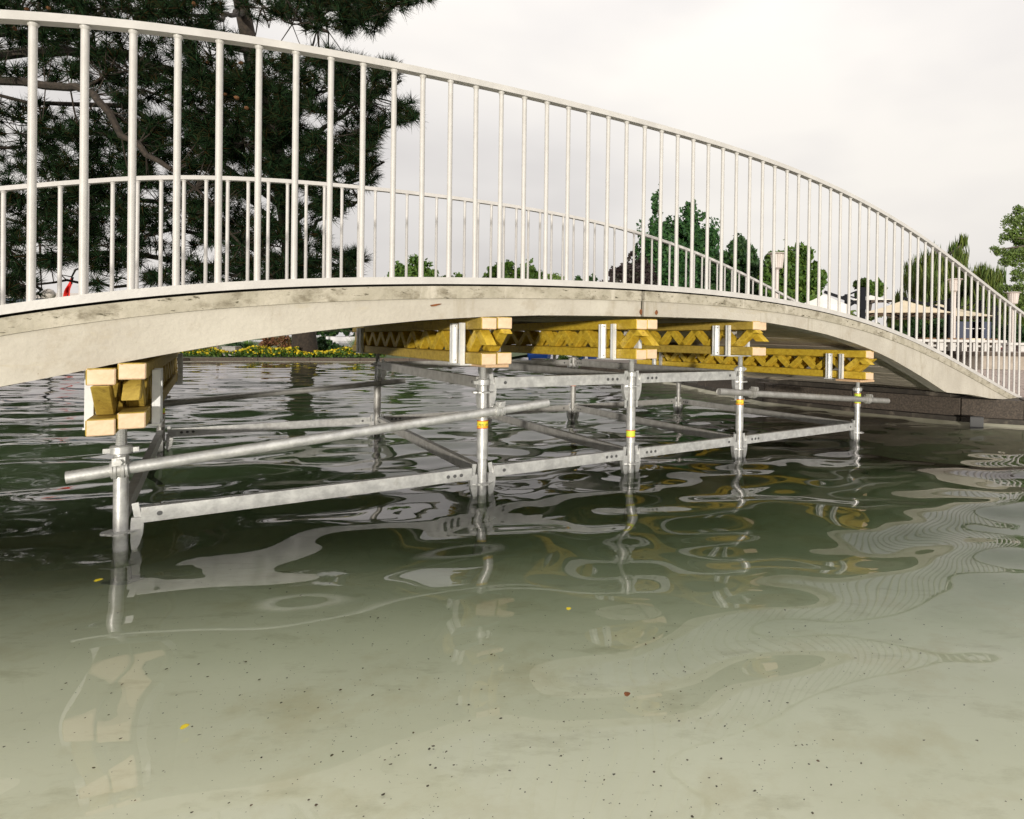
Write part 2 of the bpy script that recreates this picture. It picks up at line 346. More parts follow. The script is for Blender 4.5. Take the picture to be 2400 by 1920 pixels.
# ------------------------------------------------------------------ footbridge
PT = [-1.7460176936403804e-05, 0.0006113545097707632, -0.007039037771859287, 0.03371342601225118, -0.09738580812124377, 0.19636550157437344, 0.9750787989419334]
def ztop(s):
    if s < -.3: return .9060 + (s + .3) * .262 - .035 * (s + .3) ** 2
    if s > 7.6: return float(np.polyval(PT, 7.6)) - .27 * (s - 7.6) + .012 * (s - 7.6) ** 2
    return float(np.polyval(PT, s))
BOT = [(-3.2, -.40), (-2.4, .02), (-1.6, .345), (-.9, .535), (-.45, .635), (-.13, .712), (.015, .752), (.184, .791), (.433, .845), (.65, .881), (.88, .914), (1.1, .943), (1.376, .968), (1.7, .988), (2.1, 1.0), (2.55, 1.009), (3.0, 1.014), (3.484, 1.002), (3.8, .975), (4.165, .930), (4.5, .872), (4.813, .803), (5.1, .726), (5.382, .634), (5.7, .525), (6.026, .405), (6.5, .365), (7.0, .30), (8.6, .2)]
def zbot(s): return interp(BOT, s)
OF, OB = -.28, 2.46        # fascia planes
S0, S1 = -3.1, 8.2
ss = np.arange(S0, S1 + .001, .06)
bridge = thing('footbridge', 'arched concrete footbridge with white railings, propped from below over the pool', 'bridge')
mb = MB()
top_rows = [[W(s, o, ztop(s) - .005) for s in ss] for o in (OF + .02, OB - .02)]; mb.sheet(top_rows)
mb.build('deck', M_['deck_top'], bridge, smooth=True)
def face_strip(zf1, zf2, o1, o2, name, m, s_a, s_b):
    q = np.linspace(s_a, s_b, max(2, int((s_b - s_a) / .06)))
    r = MB(); out_o = -1 if o1 < 1 else 1
    r.sheet([[W(s, o2, zf1(s)) for s in q], [W(s, o1, zf1(s)) for s in q], [W(s, o1, zf2(s)) for s in q], [W(s, o2, zf2(s)) for s in q]])
    for s_ in (s_a, s_b): r.add([W(s_, o2, zf1(s_)), W(s_, o1, zf1(s_)), W(s_, o1, zf2(s_)), W(s_, o2, zf2(s_))], [(0, 1, 2, 3)])
    return r.build(name, m, bridge, smooth=True)
JN = 2.375
for o_out, sg in ((OF, 1), (OB, -1)):
    for a, b in ((S0, JN - .012), (JN + .012, S1)):
        face_strip(lambda s: ztop(s) - .006, lambda s: ztop(s) - .066, o_out - sg * .006, o_out + sg * .12, 'edge_strip', M_['concrete_strip'], a, b)
        face_strip(lambda s: ztop(s) - .067, lambda s: min(zbot(s) + .0, ztop(s) - .08), o_out, o_out + sg * .12, 'edge_beam', M_['concrete'], a, b)
    g = MB(); g.obox(W(JN, o_out + sg * .05, (ztop(JN) + zbot(JN)) / 2 - .01), EA, NA, UP, .0125, .03, .06); g.build('joint_filler', M_['dark_gap'], bridge)
# soffit: a vault of board marks running across the bridge, each board a little off its neighbour
sf = MB(); q = []; s_ = S0; random.seed(3)
while s_ < 7.6:
    w_ = random.uniform(.085, .115); h = random.uniform(-.0025, .0025)
    q += [(s_ + .003, h), (s_ + w_ - .003, h), (s_ + w_, .007)]; s_ += w_
def zsof(s): return zbot(s) + .0
sf.sheet([[W(s, o, min(zsof(s) + h + lift, ztop(s) - .06)) for s, h in q] for o, lift in ((OF + .0, .0), (OF + .10, .004), (OF + .12, .028), (1.09, .045), (OB - .12, .028), (OB, 0))])
sf.build('soffit', M_['soffit'], bridge)
for px, py, hx, hz in ((1502, 731, .012, .018), (1538, 733, .012, .016), (1020, 715, .03, .006)):
    d = at(px, py, 1) - Vector((0, 0, CAMH)); P1 = W(0, OF, 0); tt = ((P1 - Vector((0, 0, 0))).dot(NA)) / d.dot(NA); p = d * tt + Vector((0, 0, CAMH))
    r = MB(); bm_pts = [(math.cos(a) * hx * random.uniform(.7, 1.1), math.sin(a) * hz * random.uniform(.7, 1.1)) for a in np.linspace(0, 6.28, 9)[:-1]]
    f1 = [p + EA * x + UP * (y + .25 * x) - NA * .004 for x, y in bm_pts]; f2 = [v + NA * .01 for v in f1]
    r.add(f1 + f2, [tuple(range(8))] + [(i, (i + 1) % 8, 8 + (i + 1) % 8, 8 + i) for i in range(8)]); r.build('rusted_inset', M_['rust'], bridge)
# railings
HR = 1.035
def railing(o_rail, s_first, step, n, s_lo, s_hi, edge):
    rail = MB(); qs = np.arange(s_lo, s_hi, .08); W2 = .022
    for i_, (zt, zb_) in enumerate(((HR, HR - .03),)):
        rows = [[W(s, o_rail + a, ztop(s) + z) for s in qs] for a, z in ((-W2, zt), (W2, zt), (W2, zb_), (-W2, zb_), (-W2, zt))]
        rail.sheet(rows)
    ro = rail.build('railing', M_['white_paint'], bridge)
    pl = MB(); rows = [[W(s, o_rail + a, ztop(s) + z) for s in qs] for a, z in ((-edge, .038), (.035, .038), (.035, .005), (-edge, .005), (-edge, .038))]
    pl.sheet(rows); pl.build('base_rail', M_['white_paint'], ro)
    dk = MB(); rows = [[W(s, o_rail + a, ztop(s) + z) for s in qs] for a, z in ((-edge + .012, .0045), (.03, .0045), (.03, -.007), (-edge + .012, -.007))]
    dk.sheet(rows); dk.build('base_joint', M_['dark_gap'], ro)
    bmh = MB(); L = HR - .03 - .038
    bmh.tube([(0, 0, 0), (0, 0, L + .002)], .0118, 12); bmh.lathe((0, 0, L - .012), [(.0125, 0), (.017, .009), (.017, .012)], 12)
    me = bmh.mesh('baluster', M_['white_paint'], True)
    for i in range(n):
        s = s_first + i * step; b = link('baluster', me, ro); b.location = W(s, o_rail, ztop(s) + .037); b.rotation_euler.z = random.uniform(0, 6)
        b.rotation_euler.x = random.gauss(0, .002)
    return ro
railing(-.22, -.2212 - .1319 * 18, .1319, 80, S0 + .1, 8.1, .05)
railing(2.40, -.797 - .1319 * 12, .1319, 78, S0 + .1, 8.1, .05)
# abutment block below the bridge foot
ab = MB(); Pa, Pb = Vector((3.45, 6.55, 0)), Vector((1.55, 8.75, 0)); ta = (Pb - Pa).normalized(); na = Vector((ta.y, -ta.x, 0))
if na.x < 0: na = -na
ab.obox((Pa + Pb) / 2 + na * .62 + UP * -.10, ta, na, UP, (Pb - Pa).length / 2, .6, .44)
tag(ab.build('bridge_abutment', M_['wall_dark'], None, bevel=.01), 'dark concrete abutment carrying the right foot of the bridge', 'abutment')
ho = MB(); hp = [at(2222, 931, 6.9), at(2235, 928, 6.88), at(2262, 926, 6.83), at(2285, 922, 6.78), at(2296, 920, 6.76)]
ho.tube(hp, [.016, .022, .026, .027, .022], 8); tag(ho.build('hose', M_['rubber'], None, True), 'short black hose lying on the coping under the bridge foot', 'hose')
ic = MB(); ic.obox(at(2283, 992, 6.28) + Vector((0, -.05, .0)), Vector((.86, -.5, 0)).normalized(), Vector((.5, .86, 0)).normalized(), UP, .062, .05, .075)
tag(ic.build('inlet_box', M_['steel_hole'], None, bevel=.004), 'small grey box at the waterline below the granite coping', 'inlet')

# ------------------------------------------------------------------ shoring scaffold
sca = thing('shoring_scaffold', 'galvanised tube scaffold standing in the pool and propping the footbridge', 'scaffold')
SP = [0, 1.5, 2.5, 3.5, 5.0]; GC = [.012, 1.452, 2.407, 3.40, 4.755]; GT = [.745, .970, .992, 1.010, .803]
ZL, ZU = .067, .567
def rosette_mesh():
    m = MB(); n = 24
    ring = []; V = []
    for k in range(n):
        a = 2 * math.pi * k / n; r = .062 if k % 6 in (0, 1, 5) else .052
        V.append((r * math.cos(a), r * math.sin(a)))
    vs = [(x, y, z) for z in (-.004, .004) for x, y in V] + [(x * .42, y * .42, z) for z in (-.004, .004) for x, y in V]
    fs = []
    for k in range(n):
        j = (k + 1) % n
        fs += [(k, j, n + j, n + k), (n + k, n + j, 3 * n + j, 3 * n + k), (j, k, 2 * n + k, 2 * n + j)]
    return m.add(vs, fs).mesh('rosette', M_['galv'])
ROS = rosette_mesh()
wd = MB(); pr = [(-.012, .052), (.022, .048), (.027, .02), (.024, -.02), (.014, -.058), (.003, -.082), (-.010, -.082), (-.014, -.04), (-.014, .03)]; n_ = len(pr)
wd.add([(x, y, z) for y in (-.0155, .0155) for x, z in pr], [tuple(range(n_)), tuple(range(2 * n_ - 1, n_ - 1, -1))] + [(i, n_ + i, n_ + (i + 1) % n_, (i + 1) % n_) for i in range(n_)])
wd.obox((.004, 0, .07), Vector((1, 0, .15)).normalized(), Vector((0, 1, 0)), Vector((-.15, 0, 1)).normalized(), .011, .004, .038); wd.obox((.0, 0, -.105), Vector((1, 0, 0)), Vector((0, 1, 0)), UP, .007, .004, .025)
WEDGE = wd.mesh('wedge_head', M_['galv'])
for p_ in range(1): pass
def sticker(parent, c, r, z0, z1, style, text=None):
    m = MB(); h = z1 - z0
    m.lathe((c.x, c.y, z0), [(r, 0), (r, h)], 20, 0); 
    cols = [M_['sticker_lime'] if style == 'lime' else M_['sticker_yellow'], M_['sticker_red'], M_['ink']]
    for a, b in ((0, .1), (.18, .26), (.90, 1)) if style != 'lime' else ((0, .1), (.9, 1)): m.lathe((c.x, c.y, z0 + a * h), [(r + .0006, 0), (r + .0006, (b - a) * h)], 20, 1)
    o = m.build('sticker', cols, parent, True)
    return o
def wraptext(parent, body, c, r, zc, size, ang):
    cu = bpy.data.curves.new('lettering', 'FONT'); cu.body = body; cu.size = size; cu.align_x = 'CENTER'; cu.align_y = 'CENTER'; cu.extrude = 0
    tmp = bpy.data.objects.new('tmp', cu); COL.objects.link(tmp); bpy.context.view_layer.update()
    me = bpy.data.meshes.new_from_object(tmp.evaluated_get(bpy.context.evaluated_depsgraph_get())); bpy.data.objects.remove(tmp)
    for v in me.vertices:
        a = ang + v.co.x / r; z = v.co.y; v.co = (c.x + r * math.cos(a), c.y + r * math.sin(a), zc + z)
    me.materials.clear(); me.materials.append(M_['ink']); link('lettering', me, parent)
posts = {}
for side, o_ in ((0, 0.0), (1, 2.5)):
    for i, s in enumerate(SP):
        hz = GT[i] - .24 - .012          # fork plate
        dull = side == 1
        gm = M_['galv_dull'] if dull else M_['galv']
        c = W(s, o_, 0); m = MB()
        tz = hz - .115
        m.tube([c + UP * -1.3, c + UP * tz], .0242, 20)
        m.lathe(c, [(.075, -1.308), (.075, -1.30), (.03, -1.295)], 12)
        sl_ = [(.2, .43)] if i not in (0, 4) else ([] if i == 0 else [(.3, .42)])
        for a, b in sl_: m.lathe(c, [(.0245, a - .002), (.0295, a), (.0295, b), (.0245, b + .002)], 20)
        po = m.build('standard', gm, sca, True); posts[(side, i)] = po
        # screw head: nut, threaded spindle
        h = MB(); h.lathe(c, [(.034, tz), (.037, tz + .004), (.037, tz + .03), (.03, tz + .036)], 12)
        h.obox(c + UP * (tz + .016), EA, NA, UP, .055, .011, .009)
        h.build('jack_nut', gm, po, True)
        t_ = MB(); prof = []; z = tz + .03
        while z < hz - .004: prof += [(.0185, z), (.0165, z + .004)]; z += .008
        prof.append((.0185, hz)); t_.lathe(c, prof, 14); t_.build('jack_screw', gm, po)
        # fork: plate and four upright angles
        f = MB(); ctr = W(GC[i], o_, hz); f.obox((W(GC[i], o_, hz + .004)), EA, NA, UP, .115, .095, .004)
        for a in (-1, 1):
            for b in (-1, 1):
                q_ = W(GC[i] + a * .0895, o_ + b * .058, hz + .115)
                f.obox(q_, EA, NA, UP, .0035, .026, .108); f.obox(q_ + EA * (a * .012) - NA * (.0), EA, NA, UP, .0095, .004, .108)
                f.obox(q_ + EA * (a * .013) + NA * (b * .022 if b > 0 else -.022), EA, NA, UP, .0095, .003, .108)
                for zz in (-.092, .092): f.tube([q_ + EA * (a * .003) + UP * zz - NA * .012, q_ + EA * (a * .0045) + UP * zz - NA * .012], .0045, 8, 1)
        f.build('fork_head', [M_['galv_bright'] if not dull else M_['galv'], M_['steel_hole']], po)
        for z in ((ZL, ZU) if i in (1, 2, 3) else (ZL,)) + (-.4,):
            r_ = link('rosette', ROS, po); r_.location = c + UP * z; r_.rotation_euler.z = TH
def ledger(a, b, z, m):
    (sa, oa), (sb, ob) = a, b
    A, B = W(sa, oa, z), W(sb, ob, z); d = (B - A).normalized(); g = .062
    l = MB(); A2, B2 = A + d * g, B - d * g; sd_ = d.cross(UP)
    if sd_.y > 0 and abs(d.dot(EA)) > .5: sd_ = -sd_
    zc = .058
    l.bar(A2 + UP * zc, B2 + UP * zc, .034, .062, 0)
    for P, dr in ((A2, 1), (B2, -1)):
        for k in range(3) if (P is A2) == (sa in (2.5, 3.5) or oa > 0) else (0,):
            hp = P + d * dr * (.06 + .035 * k) + UP * zc
            for sgn in (1, -1): l.tube([hp + sd_ * (.017 * sgn), hp + sd_ * (.0185 * sgn)], .0095, 10, 1)
    lo = l.build('ledger', [m, M_['steel_hole']], sca)
    for P, dr in ((A, 1), (B, -1)):
        wo = link('wedge_head', WEDGE, lo); wo.location = P + d * dr * .045; v = d * dr; wo.rotation_euler.z = math.atan2(v.y, v.x)
for i in range(4):
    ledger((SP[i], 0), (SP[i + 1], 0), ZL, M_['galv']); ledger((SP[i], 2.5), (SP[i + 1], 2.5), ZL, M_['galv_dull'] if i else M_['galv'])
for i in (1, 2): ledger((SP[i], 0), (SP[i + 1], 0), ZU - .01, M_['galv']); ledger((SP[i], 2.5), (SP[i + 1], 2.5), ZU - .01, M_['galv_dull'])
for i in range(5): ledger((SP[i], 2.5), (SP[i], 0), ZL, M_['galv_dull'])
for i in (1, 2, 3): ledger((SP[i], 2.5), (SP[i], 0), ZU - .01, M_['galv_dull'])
def scaff_tube(a, b, oo, coup, m, sidepost):
    A, B = W(a[0], oo, a[1]), W(b[0], oo, b[1]); d = (B - A).normalized(); t_ = MB(); n = 20
    t_.tube([A, B], .0242, n, cap=False)
    for P, q in ((A, 1), (B, -1)):     # hollow ends
        t_.tube([P, P + d * q * .004], [.0242, .0205], n, cap=False); t_.tube([P + d * q * .004, P + d * q * .03], [.0205, .0205], n, cap=True)
    to = t_.build('scaffold_tube', m, sca, True)
    for sc_, right_ in coup:
        P = A + d * ((sc_ - a[0]) / (b[0] - a[0]) * (B - A).length)
        k = MB(); P2 = P + d * (.012 if right_ else -.0)
        for w_ in (-.012, .012):
            k.tube([P2 + d * w_ + (UP * math.cos(t2) - NA * math.sin(t2)) * .030 for t2 in np.linspace(-.5, 3.6, 12)], .007, 6)
        k.tube([P2 - d * .024, P2 + d * .024], .0305, 16); k.tube([P2 - d * .026, P2 - d * .018], .034, 16); k.tube([P2 + d * .018, P2 + d * .026], .034, 16)
        k.tube([P2 + UP * .034 - NA * .045, P2 + UP * .034 + NA * .03], .007, 8); k.tube([P2 + UP * .034 - NA * .05, P2 + UP * .034 - NA * .034], .013, 6)
        k.obox(P2 + UP * .036 - NA * .018, d, NA, UP, .02, .02, .015)
        q2 = W(sc_, 0 if sidepost == 0 else 2.5, P.z); k.lathe(q2 + UP * -.024, [(.030, 0), (.030, .048)], 14)
        k.build('coupler', m, to, True)
scaff_tube((-.152, .312), (1.87, .492), -.054, ((0, 0), (1.56, 1)), M_['galv'], 0)
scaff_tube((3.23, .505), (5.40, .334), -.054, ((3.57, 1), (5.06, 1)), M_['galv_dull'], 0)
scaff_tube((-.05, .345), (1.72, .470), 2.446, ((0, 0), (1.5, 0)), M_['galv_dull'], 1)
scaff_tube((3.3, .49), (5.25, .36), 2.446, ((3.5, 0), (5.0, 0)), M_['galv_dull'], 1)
camang = lambda c: math.atan2(-c.y, -c.x)
for key, z0, z1, st, txt in (((0, 1), .368, .412, 'y', 'PERI UP'), ((0, 2), .235, .282, 'lime', None), ((0, 3), .392, .435, 'y', 'PERI UP'), ((0, 4), .385, .418, 'lime', None), ((0, 4), .325, .36, 'lime', None), ((1, 0), .27, .335, 'lime', 'UP'), ((1, 3), .36, .41, 'y', None)):
    c = W(SP[key[1]], 2.5 * key[0], 0); r = .0245 if (key[1] == 0) else .0300
    so = sticker(posts[key], c, r, z0, z1, st)
    if txt:
        wraptext(so, txt, c, r + .0009, (z0 + z1) / 2 - .002, .0165, camang(c) + (.15 if key[1] == 1 else -.35))

# ------------------------------------------------------------------ lattice girders (two side by side at each row of posts)
GW = .080
gnames = ['at the left end above the nearest post', 'at the second post from the left', 'at the middle post', 'at the fourth post from the left', 'at the post nearest the right abutment']
def girder(i, k, s_c, zt, o0, o1, wood, phase):
    lab = ('left' if k == 0 else 'right') + ' girder of the yellow wooden lattice pair ' + gnames[i]
    g = thing('lattice_girder', lab, 'girder', group='yellow lattice girders under the bridge')
    g.location = W(s_c, o0, zt - .24)
    inv = Matrix.Translation(-g.location)
    def fin(mb, name, mats, bev=.004):
        me = mb.mesh(name, mats); me.transform(inv); o = link(name, me, g)
        if bev: md = o.modifiers.new('bevel', 'BEVEL'); md.width = bev; md.segments = 1; md.limit_method = 'ANGLE'
        return o
    om = (o0 + o1) / 2; hl = (o1 - o0) / 2
    for z, nm in ((zt - .03, 'top_chord'), (zt - .21, 'bottom_chord')):
        m = MB(); m.obox(W(s_c, om, z), NA, EA, UP, hl, GW / 2, .03, 0, {4: 1, 5: 1}); fin(m, nm, [M_[wood[0]], M_['cut_wood']])
    pitch = .296; x = o0 + phase - pitch; up_ = True; first = True
    while x < o1 - .02:
        a = x; b = x + pitch / 2
        pa, pb = (zt - .062, zt - .178) if up_ else (zt - .178, zt - .062)
        if not (b < o0 + .03 or a > o1 - .03):
            if a < o0: ta = (o0 - a) / (b - a); pa = pa + (pb - pa) * ta; a = o0
            if b > o1: tb = (o1 - a) / (b - a); pb = pa + (pb - pa) * tb; b = o1
            A, B = W(s_c, a, pa), W(s_c, b, pb); d = (B - A).normalized()
            # strut with ends cut level where it meets the chords
            hw = .029; dx = hw / max(.35, abs(d.z)); m = MB(); vs = []
            for P in (A, B):
                for e1 in (-1, 1):
                    for e2 in (-1, 1): vs.append(P + NA * (e1 * dx * .9) + EA * (e2 * .026))
            m.add(vs, [(0, 1, 3, 2), (4, 6, 7, 5), (0, 2, 6, 4), (1, 5, 7, 3), (0, 4, 5, 1), (2, 3, 7, 6)])
            fin(m, 'strut', [M_[wood[1]]], .003)
        x += pitch / 2; up_ = not up_
    return g
random.seed(5)
woods = [('olive_wood', 'olive_wood'), ('olive_wood', 'yellow_wood'), ('yellow_wood', 'yellow_wood'), ('olive_wood', 'yellow_wood'), ('yellow_wood', 'yellow_wood')]
for i in range(5):
    dz = [(-.010, .008), (-.002, .002), (-.002, .001), (0, -.002), (.004, -.004)][i]
    oo = [(-.31, -.30), (-.30, -.30), (-.29, -.285), (-.29, -.27), (-.29, -.26)][i]
    for k in (0, 1):
        girder(i, k, GC[i] + (-.0415 if k == 0 else .0415), GT[i] + dz[k] - .001, oo[k], 2.92 + random.uniform(-.03, .03), woods[i], [(.02, .09), (.10, .03), (.05, .125), (.03, .10), (.07, .0)][i][k])
for i, s_, z_, hx, txt in ((1, 1.46, .722, .062, 'pale wooden packing wedge under the girder pair at the second post from the left'), (4, 4.70, .552, .10, 'thin raw wood packing board under the girder pair by the right abutment')):
    m = MB(); m.obox(W(s_, -.17, z_), EA, NA, UP, hx, .12, .008); tag(m.build('packing_wedge', M_['raw_wood'], None, bevel=.002), txt, 'wedge')

# ------------------------------------------------------------------ foliage
def leaf_quads(blobs, n, size, seed, droop=0, flat=.6):
    r = np.random.RandomState(seed); wts = np.array([b[1][0] * b[1][1] * b[1][2] for b in blobs]) ** .67; wts /= wts.sum()
    C = []
    for b, wt in zip(blobs, wts):
        k = max(4, int(n * 2.3 * wt)); d = r.normal(size=(k, 3)); d /= np.linalg.norm(d, axis=1)[:, None]
        rad = r.rand(k, 1) ** .45
        R_ = np.array(b[1]); m_ = 7; sc = r.normal(size=(m_, 3)); sc /= np.linalg.norm(sc, axis=1)[:, None]; sc = sc * r.uniform(.55, .95, (m_, 1)); sr_ = r.uniform(.25, .5, m_); pick = r.randint(0, m_, k); own = r.rand(k) < (.3 if droop else .62)
        P_ = np.where(own[:, None], sc[pick] + d * rad * sr_[pick][:, None], d * rad * .72)
        C.append(np.array(b[0]) + P_ * R_)
    C = np.concatenate(C); k = len(C)
    cl = np.array([noise.noise(Vector(c) * (1.1 / max(size * 4, .25))) for c in C]); keep = cl > -.26; C = C[keep]; k = len(C)
    a = r.normal(size=(k, 3)); a /= np.linalg.norm(a, axis=1)[:, None]
    b = r.normal(size=(k, 3)); 
    if droop: a = a * .25 + np.array([0, 0, -1.0]); a /= np.linalg.norm(a, axis=1)[:, None]
    b -= a * (a * b).sum(1)[:, None]; b /= np.linalg.norm(b, axis=1)[:, None]
    L = size * (.6 + .8 * r.rand(k, 1)); wd = L * (flat if not droop else .16)
    if droop: L = L * droop
    V = np.stack([C - a * L * .5, C + b * wd * .5, C + a * L * .5, C - b * wd * .5], 1).reshape(-1, 3)
    Fq = np.arange(4 * k).reshape(k, 4)
    return V, Fq
def crown(parent, name, blobs, n, size, m, seed, droop=0, stuff=False):
    V, Fq = leaf_quads(blobs, n, size, seed, droop); o = link(name, rawmesh(name, V, Fq, [m]), parent)
    return o
def limb(mb, pts, r0, r1, n=7):
    k = len(pts); mb.tube(pts, [r0 + (r1 - r0) * i / (k - 1) for i in range(k)], n)
def tree(name, label, base, trunk_top, r, blobs, n, size, m, seed, group=None, droop=0, bark='bark_pale'):
    t_ = thing(name, label, 'tree', group=group)
    mb = MB(); b, tp = Vector(base), Vector(trunk_top); mid = (b + tp) / 2 + Vector((random.uniform(-.2, .2), 0, 0))
    mb.tube([b, mid, tp], [r, r * .75, r * .3], 8)
    for c, rad in blobs[:9]: c = Vector(c); limb(mb, [b.lerp(tp, random.uniform(.35, .8)), (tp + c) / 2 + Vector((0, 0, -.2)), c], r * .4, r * .12, 5)
    mb.build('trunk', M_[bark], t_, True); crown(t_, 'crown', [(c, (r_[0] * 1.24, r_[1] * 1.15, r_[2] * 1.2)) for c, r_ in blobs], int(n * 1.75), size * 1.08, M_[m], seed, droop); return t_
def pxblobs(lst, Y, dfac=1.0):
    """(px, py, radius x, radius y) in source pixels at distance Y -> blobs"""
    k = Y / F_PX; return [(tuple(at(x, y, Y + random.uniform(-1, 1) * rx * k * .5)), (rx * k, max(rx, ry) * k * dfac, ry * k)) for x, y, rx, ry in lst]
random.seed(21)
Y = 46
bl = []
for cx_, ytop, ybot, wd_ in ((1542, 462, 700, 40), (1522, 545, 705, 42), (1585, 530, 710, 55), (1604, 482, 705, 34), (1625, 475, 705, 34), (1650, 515, 700, 40), (1668, 560, 705, 34)):
    for j in range(6):
        tj = j / 5; y = ytop + 22 + (ybot - ytop - 22) * tj; rx = wd_ * (.32 + .68 * min(1, tj * 2.2)); bl.append((cx_ + random.uniform(-5, 5), y, rx, 34))
bl += [(1530, 640, 44, 60), (1580, 610, 50, 60), (1620, 600, 46, 70), (1660, 620, 40, 60), (1560, 560, 34, 40), (1590, 680, 80, 30), (1660, 680, 50, 30), (1545, 600, 46, 50), (1600, 560, 40, 40), (1640, 570, 40, 50), (1680, 640, 36, 50), (1505, 600, 18, 50), (1512, 660, 26, 40)]
g_ = at(1590, 860, Y)
tree('poplar_tree', 'tall dark green poplar clump with pointed tops behind the right half of the railing', (g_.x, Y, GZ), (g_.x, Y, 6), .4, pxblobs(bl, Y), 11000, .30, 'leaf_poplar', 1)
Y = 42
bl = [(1455, 650, 22, 30), (1490, 640, 30, 45), (1520, 680, 30, 40), (1440, 690, 30, 24), (1475, 690, 34, 30), (1415, 668, 14, 12), (1400, 690, 22, 18)]
g_ = at(1480, 860, Y); tree('purple_tree', 'dark purple leaved tree left of the tall poplar clump', (g_.x, Y, GZ), (g_.x, Y, 4), .25, pxblobs(bl, Y), 3600, .26, 'leaf_purple', 2)
Y = 40
bl = [(1700, 640, 26, 45), (1720, 600, 26, 40), (1748, 610, 30, 50), (1735, 670, 50, 40), (1770, 660, 32, 42), (1790, 690, 28, 30), (1690, 700, 40, 30)]
g_ = at(1735, 860, Y); tree('dark_tree', 'dark loose leaved tree between the poplar clump and the first white lamp', (g_.x, Y, GZ), (g_.x, Y, 5), .25, pxblobs(bl, Y), 4800, .26, 'leaf_dark', 3)
Y = 34
bl = [(1825, 598, 28, 28), (1850, 610, 34, 36), (1885, 600, 22, 24), (1810, 645, 26, 40), (1845, 660, 46, 44), (1890, 655, 28, 40), (1915, 665, 20, 24), (1870, 700, 46, 30), (1820, 700, 34, 30), (1905, 630, 12, 16), (1925, 645, 12, 14), (1800, 690, 20, 30)]
g_ = at(1855, 860, Y); tree('green_tree', 'bright green leafy tree directly behind the first white lamp', (g_.x, Y, GZ), (g_.x, Y, 4.3), .2, pxblobs(bl, Y), 4200, .22, 'leaf_mid', 4)
Y = 50
bl = [(2030, 668, 20, 16), (2050, 680, 18, 20), (2020, 690, 16, 16), (2058, 665, 8, 10)]
g_ = at(2035, 860, Y); tree('small_tree', 'small tree top between the umbrella mast and the big willow', (g_.x, Y, GZ), (g_.x, Y, 5), .15, pxblobs(bl, Y), 1000, .26, 'leaf_mid', 5)
# willows: drooping strands
def willow(label, lst, Y, n, seed):
    t_ = thing('willow_tree', label, 'tree', group='weeping willows behind the umbrellas'); b = pxblobs(lst, Y); k = Y / F_PX
    g_ = at(lst[0][0], 860, Y); mb = MB(); mb.tube([(g_.x, Y, GZ), (g_.x + .3, Y, 3), (g_.x, Y, at(lst[0][0], lst[0][1], Y).z)], [.5, .42, .2], 8)
    for c, rad in b: limb(mb, [(g_.x, Y, 3.2), Vector(c) * .5 + Vector((g_.x, Y, 5.5)) * .5, c], .16, .04, 5)
    mb.build('trunk', M_['bark_pale'], t_, True); crown(t_, 'crown', b, n, .42, M_['leaf_willow'], seed, 2.0)
willow('big weeping willow behind the cream umbrellas, with the highest crown on the right', [(2180, 690, 60, 60), (2150, 660, 44, 46), (2195, 630, 46, 46), (2245, 600, 30, 40), (2225, 660, 46, 60), (2115, 720, 30, 50), (2250, 690, 36, 70), (2180, 750, 70, 60), (2105, 770, 30, 50), (2240, 770, 50, 60), (2258, 570, 14, 14)], 36, 7500, 6)
willow('smaller weeping willow to the right of the big willow', [(2310, 700, 46, 60), (2300, 650, 30, 30), (2330, 680, 34, 50), (2290, 750, 40, 60), (2345, 760, 40, 60), (2380, 720, 30, 50)], 33, 4500, 7)
Y = 24
bl = [(2385, 525, 22, 24), (2360, 555, 20, 16), (2400, 560, 30, 26), (2340, 585, 16, 12), (2375, 595, 30, 18), (2405, 610, 26, 22), (2360, 615, 22, 12), (2395, 650, 24, 20), (2420, 520, 40, 40), (2440, 590, 50, 60), (2385, 680, 30, 14), (2400, 700, 30, 20)]
g_ = at(2460, 860, Y); tree('light_tree', 'light green feathery tree cut off by the right edge', (g_.x, Y, GZ), (g_.x, Y, 5.5), .2, pxblobs(bl, Y), 6500, .075, 'leaf_light', 8)
# far trees over the bridge crest
for (lst, Y, n, m, lab, sd_) in (([(945, 635, 26, 22), (975, 625, 24, 22), (965, 655, 40, 24), (915, 655, 14, 12), (1000, 645, 22, 18), (1020, 655, 20, 12)], 75, 1500, 'leaf_mid', 'round bright green tree rising over the bridge crest, left of the others', 31),
                       ([(1055, 655, 20, 12), (1075, 650, 12, 12), (1035, 660, 14, 8)], 90, 500, 'leaf_mid', 'low tree top just right of the round tree over the bridge crest', 32),
                       ([(1165, 640, 22, 20), (1190, 630, 18, 18), (1150, 655, 22, 14), (1230, 635, 20, 22), (1250, 645, 22, 18), (1210, 655, 30, 18)], 70, 1600, 'leaf_mid', 'green tree with two crowns over the middle of the bridge', 33),
                       ([(1300, 655, 18, 10), (1318, 655, 12, 8)], 95, 400, 'leaf_light', 'small yellowish tree top over the bridge right of its middle', 34),
                       ([(1355, 660, 10, 12), (1385, 662, 10, 14), (1392, 655, 6, 10)], 80, 400, 'leaf_dark', 'two small dark tree tips left of the purple tree', 35)):
    g_ = at(lst[0][0], 860, Y); bb = pxblobs(lst, Y) + pxblobs([(x, y + 45, rx * 1.2, 40) for x, y, rx, ry in lst], Y)
    tree('far_tree', lab, (g_.x, Y, GZ), (g_.x, Y, bb[0][0][2]), .3, bb, n * 2, .42, m, sd_)
Y = 40
